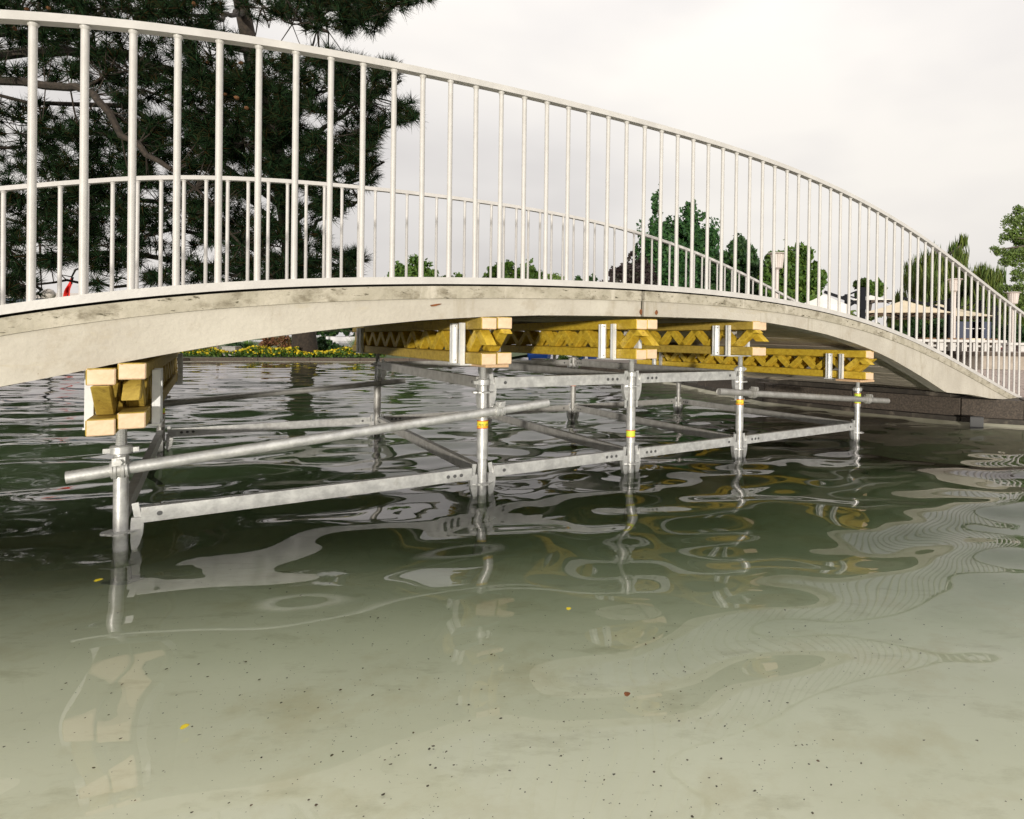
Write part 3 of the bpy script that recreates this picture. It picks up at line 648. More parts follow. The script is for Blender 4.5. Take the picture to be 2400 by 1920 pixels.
# hedge and shrubs behind the terrace
for lst, Y, n, m, lab, nm, sd_ in (([(2110, 790, 40, 40), (2170, 790, 40, 40), (2230, 795, 40, 40), (2290, 790, 40, 40), (2350, 790, 40, 40), (2400, 790, 40, 40)], 27, 6500, 'leaf_dark', 'dark green hedge behind the terrace planters', 'hedge', 41),
                                   ([(2140, 765, 24, 30), (2165, 780, 24, 30), (2190, 775, 24, 30), (2120, 790, 20, 20)], 24, 2600, 'leaf_dark', 'grey green bush under the cream umbrella', 'bush', 42),
                                   ([(1985, 745, 24, 20), (1960, 735, 20, 18), (2050, 770, 24, 26), (2080, 790, 24, 20)], 29, 1600, 'leaf_willow', 'yellow green bush behind the dark umbrella mast', 'bush', 43),
                                   ([(1322, 842, 22, 12), (1345, 850, 20, 12), (1290, 852, 18, 10), (1360, 838, 14, 12)], 15.5, 1500, 'leaf_mid', 'low grey green shrub behind the granite coping under the bridge', 'shrub', 44)):
    o = thing(nm, lab, nm); crown(o, 'leaves', pxblobs(lst, Y), n, .16 if Y > 20 else .05, M_[m], sd_)

# ------------------------------------------------------------------ the pine
random.seed(9); rs = np.random.RandomState(9)
pine = thing('pine_tree', 'big dark pine with long needle tufts filling the left behind the railing', 'tree')
tr = MB(); base = at(716, 838, 22.5); base.z = GZL
trunk_pts = [base, at(712, 780, 22.4), at(700, 640, 22), at(660, 420, 21), at(600, 180, 20.4), at(540, -120, 20), at(500, -420, 19.5)]
tr.tube(trunk_pts, [.46, .40, .36, .31, .26, .2, .1], 12)
def tpt(f): 
    x = f * (len(trunk_pts) - 1); i = min(int(x), len(trunk_pts) - 2); return trunk_pts[i].lerp(trunk_pts[i + 1], x - i)
limbs = [ # (trunk fraction, pixel way points with distance, start radius)
 (.62, [(300, 130, 18), (60, 120, 15), (-120, 150, 13.2), (0, 182, 12.6), (110, 200, 12.4), (190, 208, 12.2), (235, 236, 12), (290, 310, 12), (345, 362, 12), (402, 398, 12)], .17),
 (.66, [(420, 190, 16), (300, 165, 13), (200, 206, 12.3)], .09),
 (.7, [(400, 60, 17), (150, 60, 14.5), (-60, 90, 13)], .14), (.78, [(700, 0, 17), (860, 30, 14), (960, 8, 13)], .1), (.8, [(620, 20, 16), (720, 60, 14), (770, 75, 13.5)], .08),
 (.55, [(560, 300, 17), (420, 240, 14), (330, 210, 13.2)], .1), (.5, [(760, 300, 18), (860, 230, 15.5), (940, 190, 14.8)], .1), (.48, [(780, 360, 18), (880, 310, 15.5), (960, 270, 15)], .1),
 (.42, [(780, 440, 18), (850, 420, 16), (900, 380, 15.2)], .09), (.36, [(740, 520, 18), (800, 490, 16), (840, 470, 15)], .08), (.26, [(720, 640, 19), (790, 620, 16.5), (850, 610, 15.5)], .09),
 (.3, [(560, 560, 18), (400, 540, 15.5), (300, 560, 14.2)], .1), (.28, [(520, 640, 18), (420, 625, 15.5), (340, 650, 14.5)], .09), (.34, [(420, 480, 17), (200, 450, 14), (60, 470, 13)], .12),
 (.3, [(350, 600, 17), (180, 590, 14), (40, 600, 13.2)], .12), (.4, [(500, 400, 17), (300, 330, 14.5), (100, 300, 13.2)], .11), (.45, [(300, 250, 16), (60, 240, 13.6), (-80, 200, 13)], .12),
 (.24, [(330, 680, 17), (150, 650, 14.2), (60, 670, 13.4)], .08), (.75, [(520, 40, 17), (400, 30, 14.4), (250, 20, 13.6)], .09), (.52, [(600, 150, 16), (570, 170, 14.2), (520, 172, 13.8), (575, 228, 13.6), (640, 300, 13.6)], .07)]
LP = []
for f, ws, r0 in limbs:
    pts = [tpt(f)] + [at(*w_) for w_ in ws]
    fine = []
    for a, b in zip(pts, pts[1:]):
        k = max(2, int((b - a).length / .5))
        for j in range(k): fine.append(a.lerp(b, j / k) + Vector([random.gauss(0, .035) for _ in range(3)]))
    fine.append(pts[-1]); limb(tr, fine, r0, r0 * .28, 7); LP += fine
LPa = np.array([tuple(p) for p in LP])
# regions that hold tufts: (px, py, rx, ry, count)
reg = [(80, 40, 150, 60, 90), (260, 30, 130, 50, 100), (430, 40, 110, 45, 75), (480, 80, 60, 20, 12), (620, 22, 66, 26, 26), (700, 40, 66, 40, 44), (790, 30, 66, 40, 60), (850, 40, 64, 42, 60), (965, -4, 50, 12, 14), (900, 6, 60, 24, 24), (640, 60, 30, 20, 10), (610, 75, 24, 14, 4),
       (100, 130, 170, 60, 70), (330, 170, 160, 80, 150), (540, 160, 140, 80, 120), (560, 260, 160, 90, 190), (720, 190, 110, 80, 120), (840, 190, 70, 50, 48), (945, 265, 30, 30, 18), (905, 175, 34, 30, 16), (840, 280, 70, 50, 40), (790, 150, 60, 24, 14),
       (60, 320, 130, 80, 60), (230, 330, 150, 90, 150), (420, 360, 150, 90, 170), (620, 370, 150, 90, 190), (750, 380, 90, 70, 95), (850, 350, 40, 40, 22), (860, 410, 26, 26, 10), (90, 440, 150, 60, 80), (280, 450, 120, 50, 70),
       (90, 540, 150, 90, 150), (250, 560, 90, 70, 70), (400, 530, 130, 60, 70), (560, 500, 130, 80, 110), (640, 580, 130, 60, 80), (760, 480, 60, 40, 34), (800, 465, 30, 24, 10), (120, 650, 150, 45, 60), (40, 680, 90, 40, 40), (270, 620, 60, 40, 26), (370, 655, 30, 20, 10),
       (430, 630, 60, 40, 26), (560, 640, 90, 36, 40), (690, 640, 100, 30, 46), (800, 625, 50, 34, 26), (835, 610, 24, 24, 8), (180, 665, 40, 20, 8), (-120, 300, 120, 330, 150), (300, -90, 600, 70, 240)]
for x0, y0, rx, ry, cnt in reg:          # side branches reaching into every part of the crown
    for _ in range(3 if cnt > 60 else 2 if cnt > 25 else 1):
        e_ = at(x0 + random.uniform(-.7, .7) * rx, y0 + random.uniform(-.6, .6) * ry, random.uniform(12.6, 17)); d2 = ((LPa - np.array(e_)) ** 2).sum(1); n_ = LP[int(d2.argmin())]
        L_ = (e_ - n_).length
        if L_ < .4: continue
        k = max(3, int(L_ / .4)); pts = [n_.lerp(e_, j / k) + Vector((random.gauss(0, .05), random.gauss(0, .05), .12 * L_ * math.sin(j / k * 3.1) + random.gauss(0, .04))) * (0 if j == 0 else 1) for j in range(k + 1)]
        limb(tr, pts, min(.06, .02 + .012 * L_), .014, 5); LP += pts; LPa = np.array([tuple(p) for p in LP])
VV, FF, cones = [], [], []
nb = 0; NN = 62
tw = MB()
for x0, y0, rx, ry, cnt in reg:
    for _ in range(int(cnt * 1.35)):
        a = rs.rand() * 6.283; r_ = rs.rand() ** .5; px, py = x0 + math.cos(a) * rx * r_, y0 + math.sin(a) * ry * r_
        Yd = rs.uniform(12.2, 18.5) if rs.rand() < .75 else rs.uniform(12, 14)
        if py > 632 and 60 < px < 345 and rs.rand() < .80: continue
        if 145 < px < 190 and py > 615: continue
        if 500 < px < 640 and 28 < py < 108 and rs.rand() < .8: continue
        if px > 560 and 92 < py < 122: continue
        if py < 95 and px > 560 and rs.rand() < .35: continue
        c = at(px, py, Yd)
        g = noise.noise(Vector((px / 46., py / 38., 3.1)))
        if g < -.24 and 0 < px < 800 and py > 0 and rs.rand() < .93: continue
        d2 = ((LPa - np.array(c)) ** 2).sum(1); n_ = LP[int(d2.argmin())]; dist = math.sqrt(d2.min())
        ax = (c - n_); ax = (ax.normalized() if ax.length > .01 else UP) * .6 + UP * .35
        ax = ax.normalized()
        if dist < .85:
            midp = n_.lerp(c, .5) + Vector((0, 0, -.08 * dist)); tw.tube([n_, midp, c], [.014, .011, .008], 4, cap=False)
        d = rs.normal(size=(NN, 3)); d /= np.linalg.norm(d, axis=1)[:, None]; d = d + np.array(ax) * .55; d /= np.linalg.norm(d, axis=1)[:, None]
        L = (.30 if Yd < 15 else .34) * rs.uniform(.75, 1.15) * (.8 + .3 * rs.rand(NN, 1))
        sd2 = np.cross(d, rs.normal(size=(NN, 3))); sd2 /= np.linalg.norm(sd2, axis=1)[:, None]
        o0 = np.array(c) + np.array(ax) * rs.uniform(-.09, .09, (NN, 1))
        wv = .0085
        VV.append(np.stack([o0 - sd2 * wv, o0 + sd2 * wv, o0 + d * L], 1).reshape(-1, 3)); nb += 1
        if rs.rand() < .035: cones.append(c)
VV = np.concatenate(VV); FF = np.arange(len(VV)).reshape(-1, 3)
tr.build('trunk', M_['bark'], pine, True)
tw.build('twigs', M_['bark'], pine)
link('crown', rawmesh('needles', VV, FF, [M_['needles']]), pine)
cm = MB(); cm.lathe((0, 0, 0), [(.01, -.055), (.035, -.03), (.04, 0), (.03, .03), (.008, .055)], 8); cme = cm.mesh('cone', M_['cone'])
for c in cones[:36]:
    o = link('cone', cme, pine); o.location = c + Vector((random.uniform(-.1, .1), -.15, random.uniform(-.1, .1))); o.rotation_euler = (random.uniform(0, 6), random.uniform(0, 6), 0)

# ------------------------------------------------------------------ left bank planting
def stripes(px0, px1, y0, y1, Y): pass
rs = np.random.RandomState(4)
def lb(px): return interp([(-60, 13.6), (100, 17.0), (250, 19.0), (400, 20.6), (600, 20.9), (900, 21.8)], px) + .55
def hedge_px(px0, px1, top, n, size, jit, seed, zlow=.1):
    r = np.random.RandomState(seed); C = []
    for _ in range(n):
        px = r.uniform(px0, px1); Yc = lb(px) + r.rand() * jit; zt = at(px, top(px), Yc).z
        z = zlow + (zt - zlow) * (r.rand() ** .6) * (.88 + .2 * noise.noise(Vector((px / 13., Yc, 0)))); p = at(px, 800, Yc); C.append((p.x, Yc, z))
    return np.array(C)
def quads_at(C, size, seed, flat=.7):
    r = np.random.RandomState(seed); k = len(C); a = r.normal(size=(k, 3)); a /= np.linalg.norm(a, axis=1)[:, None]; b = np.cross(a, r.normal(size=(k, 3))); b /= np.linalg.norm(b, axis=1)[:, None]
    L = size * (.6 + .8 * r.rand(k, 1)); return np.stack([C - a * L * .5, C + b * L * flat * .5, C + a * L * .5, C - b * L * flat * .5], 1).reshape(-1, 3), np.arange(4 * k).reshape(k, 4)
topf = lambda x: 816 + 4 * math.sin(x / 37.) + 4 * math.sin(x / 17. + 1) + (10 if 700 < x < 735 else 0)
fb = thing('flower_bed', 'long low bed of yellow flowering shrubs along the pool kerb', 'flower bed')
C = hedge_px(380, 905, topf, 15000, .1, 1.1, 51); V, Fq = quads_at(C, .085, 52); o = link('leaves', rawmesh('leaves', V, Fq, [M_['leaf_mid']]), fb); o['kind'] = 'stuff'
C = hedge_px(380, 905, lambda x: topf(x) - 1, 3600, .1, .9, 53, .2); V, Fq = quads_at(C, .085, 54, .9); o = link('blossoms', rawmesh('blossoms', V, Fq, [M_['petal']]), fb); o['kind'] = 'stuff'
def grasstuft(px, py_base, Y, h, n, lab, nm='grass_tuft', spread=.5):
    b = at(px, py_base, Y); b.z = GZL; V = []; r = np.random.RandomState(int(px))
    for i in range(n):
        a = r.rand() * 6.28; l = h * r.uniform(.6, 1.05); lean = r.rand() * spread; q = np.array([b.x + math.cos(a) * .12 * r.rand(), Y + math.sin(a) * .12, GZL]); tip = q + np.array([math.cos(a) * lean * l, math.sin(a) * lean * l, l * (1 - .3 * lean)])
        s_ = np.array([-math.sin(a), math.cos(a), 0]) * .012; V += [q - s_, q + s_, tip]
    t_ = thing(nm, lab, 'grass'); link('blades', rawmesh('blades', np.array(V), np.arange(len(V)).reshape(-1, 3), [M_['leaf_grass']]), t_)
grasstuft(582, 830, 23.5, .85, 260, 'fine green grass tuft behind the flower bed, left of the reddish shrub')
grasstuft(845, 832, 23.2, 1.0, 420, 'large bright grass tuft right of the pine trunk', spread=.8); 
for lst, Y, n, m, lab, sz, sd_ in (([(640, 800, 26, 16), (665, 805, 22, 18), (620, 808, 16, 10)], 23.5, 1100, 'leaf_red', 'reddish leaved shrub left of the pine trunk', .09, 61), ([(690, 808, 18, 16)], 23.8, 450, 'leaf_light', 'pale grey green shrub touching the pine trunk on its left', .08, 62),
                               ([(760, 808, 26, 20), (785, 818, 20, 14), (740, 800, 16, 16)], 23.6, 1500, 'leaf_dark', 'dark spreading juniper right of the pine trunk', .09, 63), ([(545, 806, 14, 8), (560, 810, 14, 8)], 23, 500, 'leaf_dark', 'small dark shrub above the grey box in the flower bed', .08, 64)):
    t_ = thing('shrub', lab, 'shrub'); crown(t_, 'leaves', pxblobs(lst, Y), n, sz, M_[m], sd_)
hb = thing('tall_hedge', 'dark green hedge behind the fence, right of the pine trunk', 'hedge'); crown(hb, 'leaves', pxblobs([(770, 770, 40, 28), (830, 772, 40, 30), (890, 776, 40, 30), (950, 780, 40, 30)], 33), 5000, .2, M_['leaf_dark'], 65)
bx = MB(); p = at(542, 816, 21.6); bx.obox(p + Vector((0, 0, -.12)), Vector((1, 0, 0)), Vector((0, 1, 0)), UP, .24, .15, .16); bx.obox(p + Vector((0, 0, .055)), Vector((1, 0, 0)), Vector((0, 1, 0)), UP, .26, .17, .012)
tag(bx.build('utility_box', M_['galv_dull'], None, bevel=.01), 'low grey utility box standing in the yellow flower bed', 'box')
fe = thing('wire_fence', 'thin wire fence on wooden posts behind the flower bed', 'fence')
for px, pt in ((510, 770), (579, 778), (661, 768), (738, 770), (834, 765), (920, 765)):
    a = at(px, 830, 25.5); m = MB(); m.tube([(a.x, 25.5, GZL), (a.x, 25.5, at(px, pt, 25.5).z)], .045, 8); m.build('post', M_['wood_post'], fe, True)
wr = MB()
for y in (776, 789, 800): wr.tube([at(400, y, 25.5), at(960, y, 25.5)], .006, 4)
wr.build('wire', M_['wood_post'], fe)
pn = MB(); a, b = at(765, 796, 30), at(900, 796, 30); pn.obox((a + b) / 2 + Vector((0, 0, -.25)), Vector((1, 0, 0)), Vector((0, 1, 0)), UP, (b - a).length / 2, .05, .4); tag(pn.build('low_wall', M_['white_wall'], None), 'low pale wall behind the juniper and the fence', 'wall')
# globe lamp, flag, long low building at far left
lm = thing('globe_lamp', 'white globe lamp on a pole behind the far railing at the left', 'street lamp'); c = at(114, 690, 17.5)
m = MB(); m.lathe(c, [(.02, -.15), (.1, -.125), (.155, -.05), (.165, 0), (.155, .05), (.1, .13), (.02, .165)], 20); m.build('globe', M_['globe'], lm, True)
m = MB(); m.lathe(c, [(.04, -.36), (.05, -.3), (.10, -.16), (.1, -.13)], 12); m.tube([(c.x, c.y, GZL), c + UP * -.34], .035, 10); m.build('pole', M_['dark_metal'], lm, True)
fl = thing('red_flag', 'narrow red advertising flag behind the far railing at the left', 'flag'); rows = []
for j in range(13):
    y = 652 + (725 - 652) * j / 12; xc = 168 - 20 * j / 12 + 1.5 * math.sin(j); w_ = 3 + 7 * math.sin(min(1, j / 9) * 1.5); rows.append([at(xc - w_, y, 24 + .1 * math.sin(j)), at(xc, y, 24.12), at(xc + w_ * .7, y, 24)])
m = MB(); m.sheet(rows); fo = m.build('cloth', M_['red_flag'], fl, True); md = fo.modifiers.new('solid', 'SOLIDIFY'); md.thickness = .006
m = MB(); p0 = at(146, 800, 24); m.tube([(p0.x, 24.05, GZL), at(150, 720, 24.05), at(172, 650, 24.05)], .02, 6); m.build('pole', M_['dark_metal'], fl)
for dx, dy in ((0, 0), (-1.5, 9)):
    m = MB(); q = [at(152 + dx + x, 700 + dy + y, 23.85) for x, y in ((-3, 5), (0, -3), (3, 5), (1.6, 5), (0, 1), (-1.6, 5))]; m.add(q + [v + Vector((0, .01, 0)) for v in q], [(0, 1, 4, 5), (1, 2, 3, 4)] ); m.build('print_mark', M_['white_paint'], fl)
bd = thing('low_building', 'long low building with a dark blue front and pale flat roof at far left', 'building'); Y = 60
a, b = at(-60, 690, Y), at(300, 698, Y); zt = (a.z + b.z) / 2 
m = MB(); m.box(((a.x + b.x) / 2, Y + 5, zt / 2), (b.x - a.x) / 2, 5, zt / 2 - .3); m.build('wall', M_['bldg'], bd)
m = MB(); m.box(((a.x + b.x) / 2, Y + 5, zt), (b.x - a.x) / 2 + .5, 5.6, .28); m.build('roof', M_['bldg_roof'], bd)
for k in range(9):
    x = a.x + (b.x - a.x) * (k + .5) / 9; f = MB(); f.box((x, Y - .04, zt - 1.5), .75, .06, .75); fr_ = f.build('window', M_['bldg_roof'], bd); f = MB(); f.box((x, Y - .07, zt - 1.5), .66, .06, .66); f.build('pane', M_['window'], fr_)

# ------------------------------------------------------------------ right bank: paving, terrace, lamps, umbrellas
pv = MB(); pv.sheet([[Vector((x, y, GZ - .012)) for x in (3.6, 16)] for y in (6.9, 16)]); 
pav = struct('paving', pv, M_['joint'], 'clay paved forecourt at the right foot of the bridge')
slab = [MB().obox((0, 0, 0), Vector((1, 0, 0)), Vector((0, 1, 0)), UP, .194, .194, .022).mesh('paving_slab', M_[k]) for k in ('paving', 'paving2')]
def right_of_wall(p):
    best = 9e9; ok = False
    for a, b in zip(RW, RW[1:]):
        a = Vector((*a, 0)); b = Vector((*b, 0)); t = max(0, min(1, (p - a).dot(b - a) / (b - a).length_squared)); q = a.lerp(b, t); d = (p - q).length
        if d < best: best = d; ok = (b - a).cross(p - q).z < 0
    return ok and best > .72 and not (-.45 < (p - W(0, 0, 0)).dot(NA) < 2.6 and (p - W(0, 0, 0)).dot(EA) < 7.7)
cnt = 0; random.seed(2); dirx = Vector((.87, -.49, 0)).normalized(); diry = Vector((.49, .87, 0)).normalized()
cand = []
for i in range(-14, 30):
    for j in range(-2, 30):
        p = Vector((3.9, 6.9, 0)) + dirx * (i * .4 + (.2 if j % 2 else 0)) + diry * (j * .4)
        if p.y > 6.35 and p.y < 14.6 and p.x / p.y < .80 and p.x / p.y > .44 and right_of_wall(p): cand.append((p.length, p))
cand.sort(key=lambda t: t[0])
for _, p in cand[:290]:
    o = link('paving_slab', random.choice(slab), pav); o.location = p + UP * (GZ - .013 + random.uniform(-.002, .002)); o.rotation_euler = (random.uniform(-.004, .004), random.uniform(-.004, .004), math.atan2(dirx.y, dirx.x))
# raised terrace with a curved dark-capped retaining wall
TZ = .70
edge = [at(2246, 850, 17.5), at(2256, 862, 16.2), at(2272, 868, 15.4), at(2300, 866, 15.0), at(2350, 862, 14.9), at(2420, 858, 14.8), at(2600, 850, 14.8)]
edge = [Vector((3.0, 26, 0)), Vector((5.5, 21, 0)), Vector((7.2, 18.6, 0))] + [Vector((e_.x, e_.y, 0)) for e_ in edge] + [Vector((40, 14.8, 0))]
tw_ = thing('terrace_wall', 'low rendered retaining wall with dark cap around the raised terrace', 'wall'); m = MB(); m.sheet([[e_ + UP * GZ for e_ in edge], [e_ + UP * (TZ - .09) for e_ in edge]]); m.build('render', M_['terrace_wall'], tw_)
m = MB()
for a, b in zip(edge, edge[1:]): m.bar(a + UP * (TZ - .04), b + UP * (TZ - .04), .34, .09)
m.build('cap', M_['cap_dark'], tw_)
poly('terrace', [(e_.x, e_.y) for e_ in edge] + [(120, 14.8), (120, 70), (10, 60)], TZ + .008, M_['paving'], 'raised paved restaurant terrace')
# white bench and planter barrier
def barrier(px0, px1, y_top, Y, legs, lab, double=True):
    t_ = thing('planter_bench', lab, 'bench', group='white benches along the terrace edge'); a, b = at(px0, y_top, Y), at(px1, y_top + (px1 - px0) * .0139, Y)
    for dz, h, nm in ((0, .075, 'rail'), (-.14, .06, 'rail'))[:2 if double else 1]:
        m = MB(); m.bar(a + UP * dz, b + UP * dz, .5 if dz == 0 else .06, h); m.build(nm, M_['white_paint'], t_, bevel=.008)
    for k in range(legs):
        p = a.lerp(b, (k + .3) / legs); m = MB(); m.box((p.x, p.y, (p.z + TZ) / 2 - .02), .07, .2, (p.z - TZ) / 2 - .03); m.build('leg', M_['white_paint'], t_)
    return a, b
barrier(2140, 2348, 798, 17.0, 8, 'long white bench with double rail on the terrace edge, left part')
barrier(2352, 2520, 806, 17.6, 6, 'lower white bench on the terrace edge beside the pink flowers, right part', False)
for k, px in enumerate((2170, 2228, 2250, 2281, 2318)):
    p = at(px, 830, 17.5); m = MB(); w_ = .2 if k != 3 else .24
    m.add([(p.x + sx * w_ * f, 17.5 + sy * .2 * f, z) for z, f in ((TZ + .01, .8), (1.08, 1.0)) for sy in (-1, 1) for sx in (-1, 1)], [(0, 2, 3, 1), (0, 1, 5, 4), (1, 3, 7, 5), (3, 2, 6, 7), (2, 0, 4, 6), (4, 5, 7, 6)])
    tag(m.build('planter', M_['wicker'] if k != 3 else M_['canvas_cream'], None, bevel=.01), ['brown wicker planter under the bench, leftmost of the planters', 'brown wicker planter just left of the middle lamp pole', 'brown wicker planter just right of the middle lamp pole', 'pale cream planter basket under the bench', 'dark brown planter at the right end of the long bench'][k], 'planter')
for px, n, lab in ((2350, 260, 'pink flowers in a box at the right end of the long bench'), (2385, 320, 'pink flowers beside the right picture edge')):
    t_ = thing('pink_flowers', lab, 'flowers'); crown(t_, 'blossoms', pxblobs([(px, 822, 14, 9)], 17.9), n, .07, M_['pink'], px); crown(t_, 'leaves', pxblobs([(px, 828, 16, 10)], 18.0), n * 2, .08, M_['leaf_dark'], px + 1)
for px, w_, lab in ((2270, .55, 'navy menu board with pale line between the lamp pole and the hedge'), (2300, .35, 'smaller navy board right of the menu board')):
    p = at(px, 778, 22); t_ = thing('navy_board', lab, 'board'); m = MB(); m.box((p.x, 22, p.z), w_, .03, .38); m.build('panel', M_['navy'], t_); m = MB(); m.box((p.x, 21.965, p.z + .12), w_ * .35, .004, .012); m.build('print_line', M_['white_paint'], t_)
    m = MB(); m.box((p.x, 22, (TZ + p.z - .38) / 2), .04, .03, (p.z - .38 - TZ) / 2); m.build('stand', M_['dark_metal'], t_)
# lamps: white pole, ribbed bucket shade, wide lid
def lamp(px, py_top, Y, lab, sc_=1.0, base=GZ):
    t_ = thing('terrace_lamp', lab, 'street lamp', group='white bucket shade lamps'); c = at(px, py_top, Y)
    m = MB(); n = 40; prof = [(.135, -.46), (.15, -.44), (.195, -.06)]; vs, fs = [], []
    for r_, z in prof:
        for k in range(n): a = 2 * math.pi * k / n; q = r_ * (1 + (.03 if k % 2 else -.03)); vs.append((c.x + q * math.cos(a) * sc_, c.y + q * math.sin(a) * sc_, c.z + z * sc_))
    for i in range(len(prof) - 1):
        for k in range(n): fs.append((i * n + k, i * n + (k + 1) % n, (i + 1) * n + (k + 1) % n, (i + 1) * n + k))
    fs.append(tuple(range(n))[::-1]); fs.append(tuple(range(2 * n, 3 * n))); m.add(vs, fs); m.build('shade', M_['lamp_white'], t_)
    m = MB(); m.lathe(c, [(.215 * sc_, -.065 * sc_), (.275 * sc_, -.04 * sc_), (.27 * sc_, -.025 * sc_), (.1 * sc_, .0)], 28); m.build('lid', M_['lamp_white'], t_, True)
    m = MB(); m.tube([(c.x, c.y, base), (c.x, c.y, c.z - .5 * sc_)], .055 * sc_, 12); m.lathe((c.x, c.y, c.z - .5 * sc_), [(.05 * sc_, 0), (.09 * sc_, .04 * sc_), (.12 * sc_, .05 * sc_)], 12); m.build('pole', M_['lamp_white'], t_, True)
lamp(1822, 592, 17, 'nearest white bucket lamp, seen between balusters in front of the bright green tree')
lamp(2238, 653, 21.5, 'white bucket lamp in front of the big willow', 1.0, TZ)
lamp(2375, 684, 22.5, 'white bucket lamp right of the handrail, in front of the smaller willow', 1.0, TZ)
lamp(2096, 756, 48, 'tiny distant white lamp under the cream umbrella', .9)
lamp(2402, 752, 44, 'tiny distant white lamp at the right picture edge', .9)
# cantilever umbrellas
def umbrella(lab, ax, ay, rim, mast, Y, canvas, valance=0, grp='square parasols on the terrace'):
    """apex pixel, rim (half width px, py), mast (px, py top)"""
    t_ = thing('cantilever_umbrella', lab, 'umbrella', group=grp); k = Y / F_PX; c = at(ax, ay, Y); h = rim[0] * k; zr = at(ax, rim[1], Y).z
    rot = .45; n = 8; pts = []
    for i in range(n):
        a = rot + 2 * math.pi * i / n; r_ = h if i % 2 == 0 else h * .80; pts.append(Vector((c.x + r_ * math.cos(a), c.y + r_ * math.sin(a), zr)))
    mid = [c.lerp(p, .5) + UP * (-(c.z - zr) * .06) for p in pts]
    m = MB(); vs = [c] + mid + pts; fs = []
    for i in range(n): j = (i + 1) % n; fs += [(0, 1 + i, 1 + j), (1 + i, 1 + n + i, 1 + n + j, 1 + j)]
    m.add(vs, fs)
    if valance:
        lo = [p - UP * valance for p in pts]; m.add(pts + lo, [(i, (i + 1) % n, n + (i + 1) % n, n + i) for i in range(n)])
    cn = m.build('canopy', canvas, t_); md = cn.modifiers.new('solid', 'SOLIDIFY'); md.thickness = .012
    for p in pts:
        m = MB(); m.bar(c - UP * .06, p - UP * .05, .02, .03); m.build('rib', M_['dark_metal'], t_)
        m = MB(); q = c.lerp(p, .55) - UP * .06; m.bar(Vector((c.x, c.y, zr - .12)), q, .018, .025); m.build('strut', M_['dark_metal'], t_)
    mt = at(mast[0], mast[1], Y); m = MB(); m.box((mt.x, Y, (mt.z + TZ) / 2), .075, .075, (mt.z - TZ) / 2); m.build('mast', M_['dark_metal'], t_)
    m = MB(); el = at(mast[0], mast[2], Y); m.bar(el, c + UP * .08, .06, .09); m.bar(mt - UP * .05, el.lerp(c, .55) + UP * .06, .05, .05); m.box((el.x, Y, el.z), .11, .11, .14); m.build('arm', M_['dark_metal'], t_)
umbrella('white umbrella with side valance hanging from the dark mast, nearest the bridge crest', 1932, 690, (68, 716), (2022, 674, 715), 19, M_['canvas_white'], .35)
umbrella('white umbrella tip reaching to the right behind the dark mast', 2040, 692, (62, 706), (1985, 690, 720), 24, M_['canvas_white'])
umbrella('largest cream umbrella showing its ribs from below, in the middle of the terrace', 2118, 704, (126, 737), (2226, 700, 728), 22, M_['canvas_cream'])
umbrella('cream umbrella farther right behind the middle lamp', 2200, 712, (135, 745), (2296, 704, 744), 27, M_['canvas_cream'])
umbrella('low cream umbrella partly hidden behind the largest one', 2180, 722, (100, 741), (2333, 716, 745), 31, M_['canvas_cream'])

# ------------------------------------------------------------------ far water: blue pedal boats beyond the coping
for px0, px1, lab in ((1239, 1290, 'blue boat hull beyond the granite coping, left one'), (1318, 1372, 'blue boat hull with white cover beyond the granite coping, middle one'), (1378, 1412, 'blue boat hull beyond the granite coping, right one')):
    Y = 26; a, b = at(px0, 846, Y), at(px1, 846, Y); t_ = thing('blue_boat', lab, 'boat', group='blue boats moored beyond the coping'); cxx = (a.x + b.x) / 2; hw = (b.x - a.x) / 2
    m = MB(); m.add([(cxx + sx * hw * f, Y + sy * .6 * f, z) for z, f in ((-.1, .8), (.42, 1.0)) for sy in (-1, 1) for sx in (-1, 1)], [(0, 2, 3, 1), (0, 1, 5, 4), (1, 3, 7, 5), (3, 2, 6, 7), (2, 0, 4, 6), (4, 5, 7, 6)]); m.build('hull', M_['blue'], t_, bevel=.05)
    if 'cover' in lab: m = MB(); m.lathe((cxx - .2, Y - .66, .0), [(.42, .06), (.36, .2), (.2, .34), (.02, .4)], 12); m.build('cover', M_['canvas_white'], t_, True)

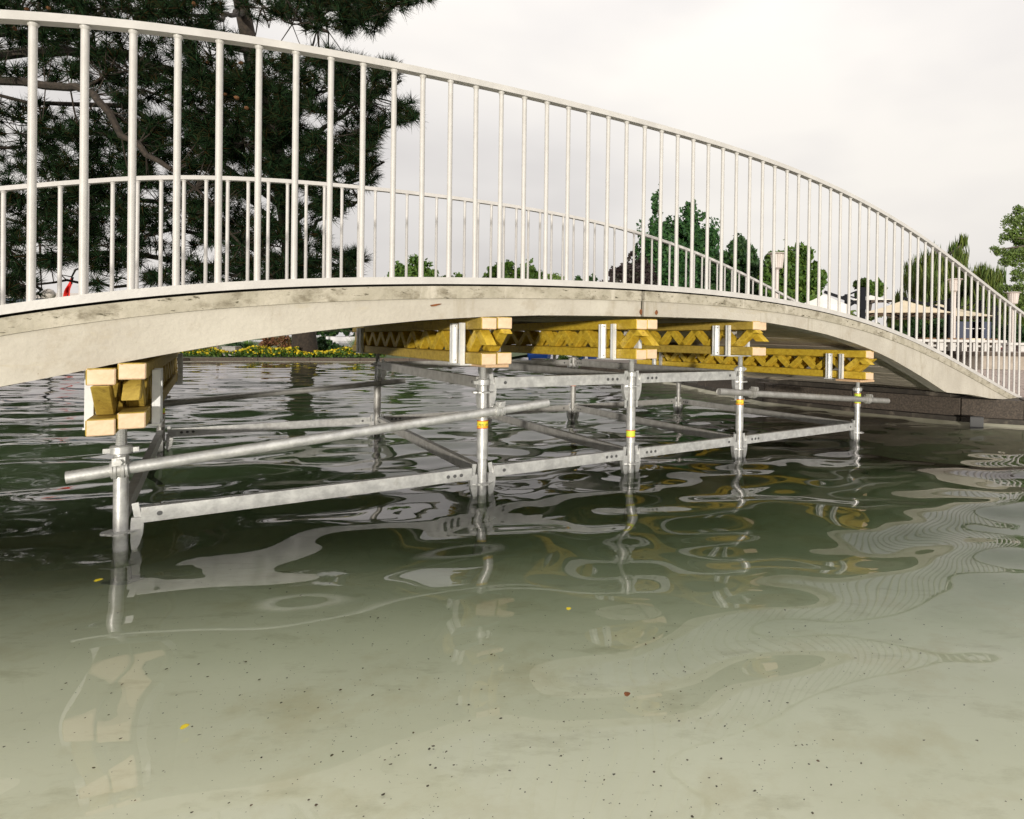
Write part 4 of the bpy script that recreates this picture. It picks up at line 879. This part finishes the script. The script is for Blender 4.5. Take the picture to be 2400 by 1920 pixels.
# ------------------------------------------------------------------ small things in the pool
rs = np.random.RandomState(77); C = []
for _ in range(1900):
    if rs.rand() < .7: cx_, cy_ = random.choice([(-.8, 1.25), (-.5, 1.5), (-.25, 1.15), (-1.2, 1.7), (.2, 1.6), (.5, 1.9), (.1, 1.2)]); C.append((cx_ + rs.normal() * .35, cy_ + rs.normal() * .28, 0))
    else: C.append((rs.uniform(-2.5, 2.6), rs.uniform(.8, 4.2), 0))
C = [(x, y, floor_z(x, y) + .006) for x, y, _ in C]; C = np.array(C); k = len(C); a = rs.rand(k) * 6.28; L = (.0012 + .0032 * rs.rand(k) ** 6)[:, None]; dx = np.stack([np.cos(a), np.sin(a), np.zeros(k)], 1); dy = np.stack([-np.sin(a), np.cos(a), np.zeros(k)], 1)
jj = lambda: rs.uniform(.5, 1.25, (k, 1))
V = np.stack([C - dx * L * jj(), C - dx * L * .5 + dy * L * .8 * jj(), C + dx * L * .45 * jj() + dy * L * .7 * jj(), C + dx * L * 1.1 * jj(), C + dx * L * .3 - dy * L * .75 * jj(), C - dx * L * .55 - dy * L * .6 * jj()], 1).reshape(-1, 3); V[:, 2] += rs.rand(len(V)) * .0015
o = link('pool_debris', rawmesh('pool_debris', V, np.arange(6 * k).reshape(k, 6), [M_['debris']])); tag(o, 'dark leaf specks scattered on the pool floor', 'debris', kind='stuff')
for px, py, lab in ((232, 1359, 'yellow petal floating in the dark reflection left of the nearest post'), (434, 1702, 'yellow leaf on the pool floor at lower left'), (1333, 1426, 'yellow leaf floating near the middle of the pool'), (1470, 1626, 'tiny orange leaf on the pool floor at lower middle')):
    d = at(px, py, 1) - Vector((0, 0, CAMH)); tt = (.008 - CAMH) / d.z; p = d * tt + Vector((0, 0, CAMH)); r_ = .0065 * max(1, d.length * tt / 2)
    m = MB(); q = [p + Vector((math.cos(t2) * r_ * 1.25, math.sin(t2) * r_ * 1.5 * (1 - .25 * math.cos(t2)), .0012 * math.cos(2 * t2))) for i, t2 in enumerate(np.linspace(0, 2 * math.pi, 9)[:-1])]; m.add(q + [p + UP * .003], [(i, (i + 1) % 8, 8) for i in range(8)])
    tag(m.build('fallen_leaf', M_['petal'] if 'orange' not in lab else M_['rust'], None), lab, 'leaf')
